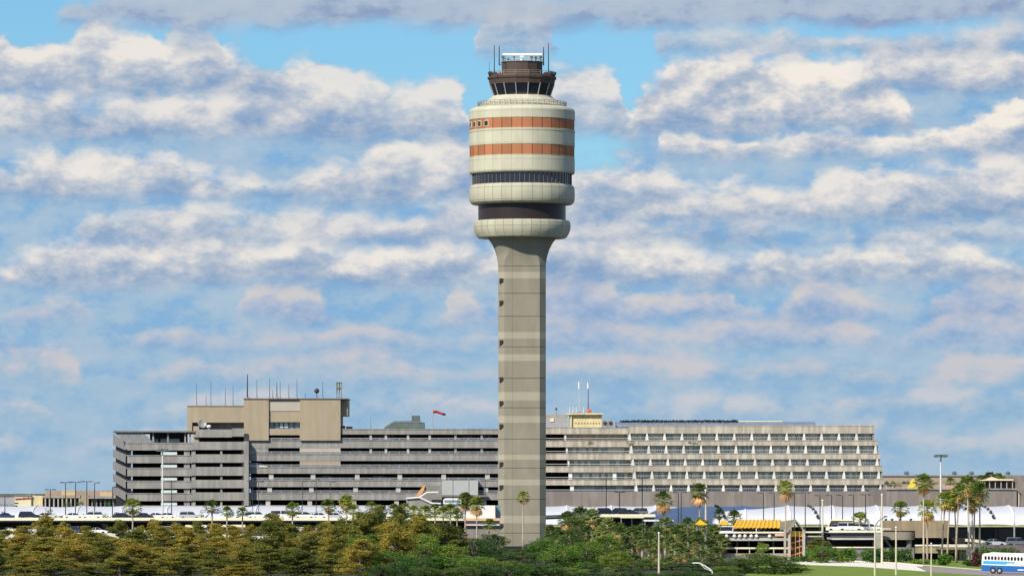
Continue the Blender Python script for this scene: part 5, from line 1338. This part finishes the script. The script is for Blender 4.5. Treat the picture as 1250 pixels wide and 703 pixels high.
plain_pole(804.3, 651, 770, 'pale pole standing in front of the palm grove', .12)
plain_pole(1004, 611, 915, 'cream pole rising behind the hedge by the pavilion', .16)
plain_pole(1076.6, 604, 885, 'tall cream pole at the corner pier of the right deck', .15)
plain_pole(1093.8, 644, 770, 'shorter pale pole on the lawn right of the twin poles', .12)
plain_pole(1136.8, 664, 762, 'short pale post on the lawn below the palms', .1)
plain_pole(1243.5, 603, 1225, 'thin pale pole at the right end of the terminal wall', .12)
p = plain_pole(1068, 641, 765, 'pale pole with slanting lamp arm on the lawn', .12)
q = MB(); Yq = 765; q.tube([(PX(1068,Yq),Yq,PZ(641,Yq)),(PX(1073,Yq),Yq,PZ(635,Yq)),(PX(1080.5,Yq),Yq,PZ(630.2,Yq))], .07, 6); q.build('arm', dmetal, p)
q = MB(); q.box(PX(1079,Yq), PX(1083,Yq), Yq-.15, Yq+.15, PZ(630.9,Yq), PZ(629.4,Yq)); q.build('lamp_head', dmetal, p)
def bent_lamp():
    Y = 775; rt = empty('bent_lamp', (PX(869.5,Y),Y,0), 'white bent arm lamp at the bottom edge right of the palm grove', 'street lamp')
    P = lambda x, y: (PX(x,Y), Y, PZ(y,Y))
    q = MB(); q.tube([(PX(869.5,Y),Y,0), P(869.5,697), P(867,694.5), P(860,690), P(854,687), P(848,686.6)], .1, 7); q.build('pole', white, rt)
    q = MB(); q.tube([P(868,696.5), P(860,693), P(855,688)], .05, 6); q.build('brace', white, rt)
    q = MB(); q.box(PX(845,Y), PX(848.5,Y), Y-.15, Y+.15, PZ(687.3,Y), PZ(686.1,Y)); q.build('lamp_head', white, rt)
bent_lamp()

# ------------------------------------------------------------------ plants
def leaf_quads(q, c, ext, n, size, rr, upbias=.6):
    for _ in range(n):
        while True:
            p = Vector((rr.uniform(-1,1), rr.uniform(-1,1), rr.uniform(-1,1)))
            if p.length < 1: break
        p = p.normalized()*(p.length**.5)
        d = Vector((p.x*ext[0], p.y*ext[1], p.z*ext[2]))
        nn = Vector((rr.gauss(0,1)+p.x, rr.gauss(0,1)+p.y, rr.gauss(0,1)+upbias+p.z)).normalized()
        u = nn.orthogonal().normalized(); w = nn.cross(u); a = rr.uniform(0, 6.28)
        s_ = size*rr.uniform(.6,1.3)
        u2 = (u*math.cos(a)+w*math.sin(a))*s_; w2 = (w*math.cos(a)-u*math.sin(a))*s_*rr.uniform(.45,.8)
        cc = c+d
        b = len(q.v); q.v += [tuple(cc-u2), tuple(cc-w2), tuple(cc+u2), tuple(cc+w2)]; q.f.append((b,b+1,b+2,b+3)); q.mi.append(0)
def tree_proto(kind, seed, leafm, barkm):
    rr = random.Random(seed); rt = empty('tree', (0,0,0), 't', 'tree')
    Ht = 8.0
    tb = MB(); q = MB()
    lean = (rr.uniform(-.5,.5), rr.uniform(-.5,.5))
    axis = lambda t: Vector((lean[0]*t*t+.12*math.sin(t*5+seed), lean[1]*t*t, t*Ht))
    tb.tube([axis(t/8)*(1 if t else 1) for t in range(9)], .20, 7, r2=.03)
    if kind == 'cypress':
        nl = 60
        for i in range(nl):
            t = .16+.84*(i/nl)+rr.uniform(-.02,.02); t = min(t, 1)
            rad = 2.75*(1-t**3.6)**.9*rr.uniform(.35,1.15)+.25; a = rr.uniform(0,6.28)
            base = axis(max(0,t-.06)); tip = axis(t)+Vector((math.cos(a)*rad, math.sin(a)*rad, .25*rr.uniform(-1,1.2)))
            tb.tube([base, (base+tip)/2+Vector((0,0,.12)), tip], .06, 5, r2=.015)
            k = 2 if rad > 1.2 else 1
            for j in range(k+1):
                c = base.lerp(tip, .55+.5*j/max(1,k))+Vector((rr.gauss(0,.2),rr.gauss(0,.2),rr.gauss(0,.08)))
                leaf_quads(q, c, (rr.uniform(.55,1.0),rr.uniform(.55,1.0),rr.uniform(.2,.42)), 62, .135, rr)
    else:
        nl = 58
        for i in range(nl):
            a = rr.uniform(0,6.28); ph = math.asin(rr.uniform(-.45,1)); rad = rr.uniform(.62,1.05)
            c = Vector((math.cos(a)*math.cos(ph)*3.1*rad, math.sin(a)*math.cos(ph)*3.1*rad, 4.7+math.sin(ph)*3.1*rad))
            if i % 2 == 0: tb.tube([axis(.35), c*.5+Vector((0,0,2.0)), c], .08, 5, r2=.02)
            e = rr.uniform(.55,1.0)
            leaf_quads(q, c, (e,e,e*.7), 64, .14, rr)
        for i in range(14):
            a = rr.uniform(0,6.28); c = Vector((math.cos(a)*rr.uniform(.8,2.6), math.sin(a)*rr.uniform(.8,2.6), rr.uniform(.6,2.8)))
            leaf_quads(q, c, (.9,.9,.7), 34, .19, rr)
    tb.build('trunk', barkm, rt, smooth=True); q.build('crown', leafm, rt)
    return rt
def frond(q, base, dirv, plen, flen, rr, nb=9, spread=75, droop=.35):
    d = Vector(dirv).normalized(); side = d.cross(Vector((0,0,1)))
    if side.length < .05: side = Vector((1,0,0))
    side.normalize(); tip = base+d*plen
    up = side.cross(d).normalized()
    # petiole
    w = side*.02; b = len(q.v); q.v += [tuple(base-w),tuple(base+w),tuple(tip+w),tuple(tip-w)]; q.f.append((b,b+1,b+2,b+3)); q.mi.append(0)
    for i in range(nb):
        a = R(-spread+2*spread*i/(nb-1)); dd = (d*math.cos(a)+side*math.sin(a)+up*.12*math.cos(a)).normalized()
        L_ = flen*(.72+.28*math.cos(a))*rr.uniform(.9,1.08)
        m = tip+dd*L_*.6; e = tip+dd*L_+Vector((0,0,-droop*L_))
        wv = (side*math.cos(a)-d*math.sin(a))*flen*.085; b = len(q.v)
        q.v += [tuple(tip),tuple(m-wv),tuple(e),tuple(m+wv)]; q.f.append((b,b+1,b+2,b+3)); q.mi.append(0)
def palm_proto(kind, seed, nf=34):
    """crown radius about 1 unit, crown centre at the origin; the trunk is made separately"""
    rr = random.Random(seed); q = MB(); sk = MB()
    for i in range(nf):
        el = R(-34+120*((i+.5)/nf)**.9); a = i*2.399+rr.uniform(-.25,.25)
        frond(q, Vector((0,0,-.1)), (math.cos(a)*math.cos(el), math.sin(a)*math.cos(el), math.sin(el)), rr.uniform(.42,.62), rr.uniform(.42,.62), rr, 9, 72, .42)
    ns = 30 if kind == 'sabal' else 24
    for i in range(ns):
        el = R(rr.uniform(-88,-42)); a = i*2.399+rr.uniform(-.3,.3)
        frond(sk, Vector((0,0,-.12)), (math.cos(a)*math.cos(el), math.sin(a)*math.cos(el), math.sin(el)), rr.uniform(.25,.5), rr.uniform(.35,.55), rr, 6, 45, .5)
    mq = bpy.data.meshes.new('fronds'); mq.from_pydata(q.v, [], q.f); mq.materials.append(sabal if kind == 'sabal' else palml)
    ms = bpy.data.meshes.new('dead_fronds'); ms.from_pydata(sk.v, [], sk.f); ms.materials.append(skirtm)
    return mq, ms
PALMS = {'sabal': [palm_proto('sabal', s, 40) for s in (1,2,3)], 'fan': [palm_proto('fan', s, 36) for s in (11,12,13)]}
def palm(px, pyc, rpx, Y, label, kind='fan', base=0.0, lean=0.0, skirt=1.0, tr=.17, group='tall fan palms', tm=None):
    """lean: px offset of the trunk foot"""
    X0 = PX(px+lean,Y); Xc = PX(px,Y); zc = PZ(pyc,Y); r = rpx*S(Y)
    rt = empty('palm_tree', (X0,Y,base), label, 'palm tree', group)
    rr = random.Random(int(px*7+pyc)); k = rr.randrange(3); mq, ms = PALMS[kind][k]
    t = MB(); pts = []
    for i in range(8):
        u = i/7; pts.append((X0+(Xc-X0)*u**1.3, Y, base+(zc-base)*u))
    t.tube(pts, tr*1.25, 8, r2=tr*.75); t.build('trunk', tm or palmbark, rt, smooth=True)
    for nm, me, on in (('crown', mq, True), ('dead_fronds', ms, skirt > 0)):
        if not on: continue
        o = bpy.data.objects.new(nm, me); COL.objects.link(o); o.parent = rt; o.location = (Xc-X0, 0, zc-base)
        s_ = r*(1.30 if kind == 'fan' else 1.12) if nm == 'crown' else r*skirt*1.3; o.scale = (s_, s_, s_); o.rotation_euler = (0, 0, rr.uniform(0,6.28))
    return rt
# tall individual palms
palm(162, 618, 11, 1085, 'fan palm in front of the left garage corner', skirt=.7)
palm(259, 618, 9, 1100, 'fan palm behind the canopy at the centre of the left garage wing', skirt=.6)
palm(277, 624, 7, 1110, 'small bright palm between the left garage fan palm and the pier', skirt=0)
palm(296, 625, 7, 1110, 'small bright palm just left of the first white cars', skirt=0)
palm(357, 621, 9, 1085, 'fan palm rising from the olive trees below the tan block', skirt=.8, tm=palebark)
palm(401, 617, 9, 1095, 'left palm of the trio right of the tan block', skirt=.8)
palm(423, 613, 10, 1095, 'tallest palm of the trio right of the tan block', skirt=.8)
palm(431, 622, 8, 1090, 'lower palm of the trio right of the tan block', skirt=.6)
palm(454, 618, 7, 1095, 'small palm under the garage columns midway to the tower', skirt=.5)
for i, (px, py, r) in enumerate(((466,623,7),(481,622,8),(494,620,7),(505,624,8),(519,625,9),(531,622,8),(541,626,9),(550,622,8),(558,627,8))):
    palm(px, py, r, 1085+(i % 3)*8, ORD[i] + ' bushy palm in the low cluster below the white ramp rails', skirt=.5 if i % 2 else 0, group='bushy palms below the ramp')
palm(568, 610, 10, 1100, 'yellow tinged palm left of the service building', skirt=1.0)
palm(582, 614, 9, 1090, 'slim palm with hanging brown skirt before the white service building', skirt=1.3, tr=.12, tm=palebark)
palm(597, 640, 8, 1060, 'short palm at the foot of the white service building', skirt=0)
palm(638.5, 606, 7.6, 1092, 'slender palm standing alone in front of the tower shaft', skirt=.9, tr=.14, tm=palebark)
palm(810, 609, 10.5, 1080, 'fan palm with drooping skirt left of the pair beneath the hotel', skirt=1.2)
palm(854, 599, 10.5, 1080, 'tall fan palm with long brown skirt beside the cream pole', skirt=1.3)
palm(878, 627, 7, 1080, 'small dark palm left of the yellow awning', skirt=.8)
palm(896, 631, 9.5, 1080, 'dark palm silhouetted on the tents behind the yellow awning', skirt=.7)
palm(959, 595, 10, 905, 'tall palm rising past the stair pavilion', skirt=1.2, tr=.11)
palm(1050, 634, 10.5, 945, 'bright palm behind the right parking deck', base=4.0, skirt=.4)
palm(1099, 620, 9.5, 985, 'dark palm above the brown ramp wall', skirt=.9)
palm(1127.5, 588, 11, 880, 'tallest palm of the right group with slim pale trunk', skirt=1.1, tr=.14, tm=palebark)
palm(1132, 620, 11, 895, 'lower palm beside the tallest slim one', skirt=1.2, tr=.15)
for i, (px, py, r, ln, Y) in enumerate(((1154,610,12,9,900),(1165,612,11,0,905),(1171,601,11,8,898),(1181,591,12,4,890),(1190,603,13,-2,902),(1196,598,11,10,893),(1160,607,9,6,910),(1187,615,10,12,906))):
    palm(px, py, r, Y, ORD[i] + ' palm of the dense leaning clump left of the bus, in planting order', skirt=.9, lean=-ln*.3+ (3 if i % 2 else -2), tr=.13, tm=palebark if i % 2 else palmbark, group='leaning palms left of the bus')
for i, (px, py, r) in enumerate(((1198,586,7),(1208,582,7),(1218,583,6.5),(1224,585,5),(1160,588,6),(1130,588,5))):
    palm(px, py, r, 1240, ORD[i] + ' small palm in the roof garden of the terminal', base=PZ(597,1232), skirt=0, group='roof garden palms', tr=.12)
# sabal grove
rg = random.Random(21)
grove = []
for px, py in ((694,640),(688,662),(708,628),(716,650),(731,668),(745,664),(757,652),(766,672),(779,662),(784,648),(797,676),(800,650),(812,640),(818,663),(829,650),(836,676),(840,640),(851,656),(856,644),(866,668),(871,650),(880,662),(760,686),(788,690),(815,688),(723,684),(742,690),(700,684),(772,650),(792,658),(824,652),(846,664),(858,680),(874,676),(806,662),(752,680),(776,684),(804,690),(828,672),(848,690),(734,652),(703,668)):
    grove.append((px, py, rg.uniform(10,14)))
for i, (px, py, r) in enumerate(grove):
    Y = 800 + (700-py)*3.2 + rg.uniform(-8,8)
    palm(px, py, r, Y, ORD[i] + ' cabbage palm in the grove right of the tower, in rough order from the left', kind='sabal', skirt=.72, tr=.2, group='cabbage palms in the grove', tm=palebark if i % 3 == 0 else palmbark)

for i, (px, py, r) in enumerate(((692,633,12),(706,642,11),(722,631,13),(741,640,11),(672,648,10),(756,645,10))):
    palm(px, py, r, 985+i*6, ORD[i]+' taller cabbage palm behind the grove next to the tower foot', kind='sabal', skirt=.9, tr=.2, group='tall cabbage palms by the tower', tm=palebark if i % 2 else palmbark)
# trees
def tp(kind, seeds, lm, bm): return [tree_of(tree_proto(kind, s, lm, bm)) for s in seeds]
TP = {'cypress': tp('cypress', (1,2,3,4), cyp, palebark), 'olive': tp('cypress', (5,6,7), cypg, bark),
      'green': tp('oak', (8,9,10), oak, bark), 'dark': tp('oak', (14,15), darkl, bark), 'lime': tp('oak', (12,), limel, bark)}
prof = [(-20,642),(0,640),(30,636),(60,637),(100,644),(140,643),(180,642),(205,633),(230,641),(260,645),(300,643),(320,636),(335,630),(355,643),(380,634),(405,630),(430,626),(455,621),(485,621),(510,628),(545,631),(562,642),(590,652),(610,655),(625,667),(640,671),(655,668),(668,652),(680,643),(700,648),(720,645),(745,648),(800,665),(870,668),(900,676),(940,676),(985,690)]
def topy(x):
    for (a, ya), (b, yb) in zip(prof[:-1], prof[1:]):
        if a <= x <= b: return ya+(yb-ya)*(x-a)/(b-a)
    return 660
CNT = {}
WORDS = {'cypress': 'rusty olive cypress tree', 'olive': 'dark olive cypress tree', 'green': 'green broadleaf tree', 'dark': 'dark green broadleaf tree', 'lime': 'lime green tree'}
def tree(kind, px, pyt, Y, wpx=None, rowname='front', rr=random):
    H_ = PZ(pyt,Y); 
    if H_ < .8: H_ = .8
    c = dup(rr.choice(TP[kind])); c.location = (PX(px,Y), Y, 0)
    sz = H_/8.1; w = sz if wpx is None else wpx*S(Y)/6.0
    c.scale = (w, w, sz); c.rotation_euler = (0,0,rr.uniform(0,6.28))
    k = (kind, rowname); CNT[k] = CNT.get(k, 0)+1
    c['label'] = f'{WORDS[kind]}, {ORD[CNT[k]-1]} from the left in the {rowname} row'
    c['category'] = 'tree'; c['group'] = 'trees in the ' + rowname + ' row'
    c.name = {'cypress':'cypress_tree','olive':'cypress_tree','green':'broadleaf_tree','dark':'broadleaf_tree','lime':'broadleaf_tree'}[kind]
    return c
rt_ = random.Random(99)
def zone(x, row):
    if 400 < x < 560 and row == 'back': return 'olive'
    if x < 300: return rt_.choice(['cypress','cypress','cypress','olive'])
    if x < 440: return rt_.choice(['olive','cypress','olive'])
    if row == 'back': return 'olive' if x < 560 and rt_.random() < .5 else ('cypress' if x < 560 else 'dark')
    if x < 560: return rt_.choice(['green','olive','cypress','green'] if row == 'front' else ['olive','cypress'])
    if x < 700: return rt_.choice(['dark','green','green'])
    return rt_.choice(['dark','green'])
x = -15
while x < 690:
    Y = rt_.uniform(930, 1010)
    tree(zone(x,'back'), x, topy(x)+rt_.uniform(-9,8), Y, rt_.uniform(26,46), 'back', rt_); x += rt_.uniform(19,27)
x = -10
while x < 700:
    Y = rt_.uniform(850, 900)
    tree(zone(x,'middle'), x, topy(x)+rt_.uniform(0,18), Y, rt_.uniform(40,54), 'middle', rt_); x += rt_.uniform(26,38)
x = -12
while x < 690:
    Y = rt_.uniform(775, 810)
    dy = rt_.uniform(10,30) if x < 440 else rt_.uniform(14,30)
    tree(zone(x,'front'), x, min(topy(x)+dy, 688), Y, rt_.uniform(42,60), 'front', rt_); x += rt_.uniform(28,38)
for i, px in enumerate(range(-10, 900, 17)):
    if 452 < px: tree('dark' if i % 3 else 'green', px, (690 if px < 680 else 698)+rt_.uniform(-4,3), rt_.uniform(700,735), 40 if px < 680 else 30, 'bottom edge', rt_)
x = -10
while x < 690:
    Y = rt_.uniform(715, 745)
    dy = rt_.uniform(30,48) if x < 440 else rt_.uniform(38,52)
    tree(zone(x,'front'), x, min(topy(x)+dy, 696), Y, rt_.uniform(48,62), 'nearest', rt_); x += rt_.uniform(32,42)
tree('lime', 738, 652, 850, 44, 'lime', rt_); tree('green', 715, 660, 845, 44, 'grove edge', rt_); tree('lime', 752, 672, 800, 40, 'lime', rt_)
tree('green', 720, 686, 790, 44, 'grove edge', rt_); tree('dark', 690, 672, 800, 50, 'grove edge', rt_)
for px in (770, 795, 820, 846, 866): tree('dark', px, 684+rt_.uniform(-2,4), 800+rt_.uniform(-10,30), 44, 'undergrowth', rt_)
for px, py, w in ((884,690,40),(903,680,52),(925,674,58),(945,676,54),(962,686,44),(915,692,50),(948,692,50),(978,697,30)):
    tree('dark' if px % 2 else 'green', px, py, 770+rt_.uniform(0,25), w, 'right bush', rt_)
tree('green', 931, 660, 912, 17, 'deck front', rt_); tree('olive', 1000, 656, 905, 34, 'deck front', rt_); tree('green', 1003, 664, 900, 36, 'deck front', rt_)
# bushes
def bush(px0, px1, top, bot, Y, m, label, seed, dens=1.0, depth=2.0, name='hedge', cat='hedge'):
    rr = random.Random(seed); q = MB(); X0, X1 = PX(px0,Y), PX(px1,Y); z1 = PZ(top,Y)
    A = (X1-X0)*z1
    for _ in range(max(14,int(A*5*dens))):
        c = Vector((rr.uniform(X0+.4,X1-.4), Y+rr.uniform(0,depth), rr.uniform(.25, max(.4, z1-.35))))
        leaf_quads(q, c, (.6,.6,.42), 34, .17, rr)
    st = MB()
    o = q.build(name, m, None, origin=((X0+X1)/2, Y+depth/2, 0)); tag(o, label, cat); return o
bush(988, 1050, 668.5, 685, 905, oak, 'bright clipped hedge below the right deck, left stretch', 5)
bush(1049, 1116, 668.5, 686, 903, oak, 'bright clipped hedge below the curved wall, right stretch', 6)
bush(1113, 1150, 682, 688, 885, oak, 'low hedge strip behind the palm trunks', 7)
bush(1146, 1164, 675.5, 688.5, 872, oak, 'rounded green shrub beneath the leaning palms', 8, 1.6, name='shrub', cat='shrub')
bush(1186, 1201, 672, 690, 855, magl, 'magenta flowering shrub beside the bus', 9, 1.2, name='shrub', cat='shrub')
bush(1196, 1250, 667, 680, 880, darkl, 'dark green hedge behind the bus roof', 10, .8)
bush(1176, 1192, 683, 690.5, 860, darkl, 'low dark shrub at the foot of the palm clump', 11, 1.5, name='shrub', cat='shrub')
bush(960, 992, 678, 684.5, 912, darkl, 'low dark planting at the pavilion foot', 12, name='shrub', cat='shrub')
# small street trees at far left
for i, (px, py, w) in enumerate(((46,617,10),(82,612,16),(98,611,14),(131,612,14),(143,616,16))):
    c = dup(TP['green'][0]); Y = 1560; c.location = (PX(px,Y),Y,0); sz = PZ(py,Y)/8; w_ = w*S(Y)/6; c.scale = (w_,w_,sz)
    c['label'] = ORD[i]+' small round tree from the left before the far left buildings'; c['category'] = 'tree'; c['group'] = 'trees before the far left buildings'; c.name = 'small_tree'
for i in range(26):
    px = 12+i*22+rt_.uniform(-7,7); Y = 1168+rt_.uniform(-2,4); rr = random.Random(i+300); q = MB()
    hh = 6+rr.uniform(.6,2.2)
    for _ in range(9): leaf_quads(q, Vector((PX(px,Y)+rr.gauss(0,.7), Y+rr.uniform(-.6,.6), rr.uniform(5.6,hh))), (.7,.6,.5), 26, .16, rr)
    if abs(px-637) < 45: continue
    o = empty('planter_shrub', (PX(px,Y),Y,0), ORD[i]+' leafy shrub from the left between the elevated road and the tents', 'shrub', 'shrubs behind the elevated road')
    q.build('foliage', limel if i % 3 else darkl, o); t_ = MB(); t_.tube([(PX(px,Y),Y,0),(PX(px,Y),Y,6.2)], .18, 6); t_.build('stem', bark, o)
rr = random.Random(77); k = 0
for lev in (537,553.5,569.6,585.6,601):
    for j in range(6):
        px = rr.uniform(425, 600) if lev < 560 else rr.uniform(335, 600)
        if lev > 590 and px > 495: px -= 150
        cc = rr.choice(['white','silver','grey','dark blue','white','red']); kk = rr.choice(['sedan','suv'])
        lev_n = {537:'top',553.5:'second',569.6:'third',585.6:'fourth',601:'fifth'}[lev]
        o = dup(PROTC[kk]); o.location = (PX(px,1300), 1303.4, PZ(lev,1300)-.55-.25); o['category'] = 'car'; o['group'] = 'cars half hidden behind garage parapets'
        o['label'] = f'{cc} car behind {lev_n} garage parapet from top, {ORD[j]} in its row'
        for ch in o.children:
            if ch.name.startswith('body'): ch.color = rgb(CC[cc])
# terrace planting on the hotel
for i, (px, py) in enumerate(((718,541),(846,541.4),(889,574.6),(925,575),(770,541.5),(1085,592),(1095,592),(1166,592),(1140,591),(1175,591))):
    Y = 1301 if py < 580 else 1236
    rr = random.Random(i); q = MB()
    for _ in range(10): leaf_quads(q, Vector((PX(px,Y)+rr.gauss(0,.8), Y-.3+rr.uniform(0,.4), PZ(py,Y)+rr.uniform(-.3,.5))), (.5,.25,.3), 16, .12, rr)
    o = q.build('terrace_plant', darkl, None, origin=(PX(px,Y),Y,PZ(py,Y)))
    tag(o, ORD[i]+(' dark plant hanging over a hotel terrace edge' if py < 580 else ' dark bush in the planting of the terminal roof garden'), 'plant', 'roof and terrace planting')
for kk in TP:
    for o, chs in TP[kk]:
        for c, _ in chs: bpy.data.objects.remove(c)
        bpy.data.objects.remove(o)
for o, chs in [PROT[k] for k in PROT]:
    for c, _ in chs: bpy.data.objects.remove(c)
    bpy.data.objects.remove(o)
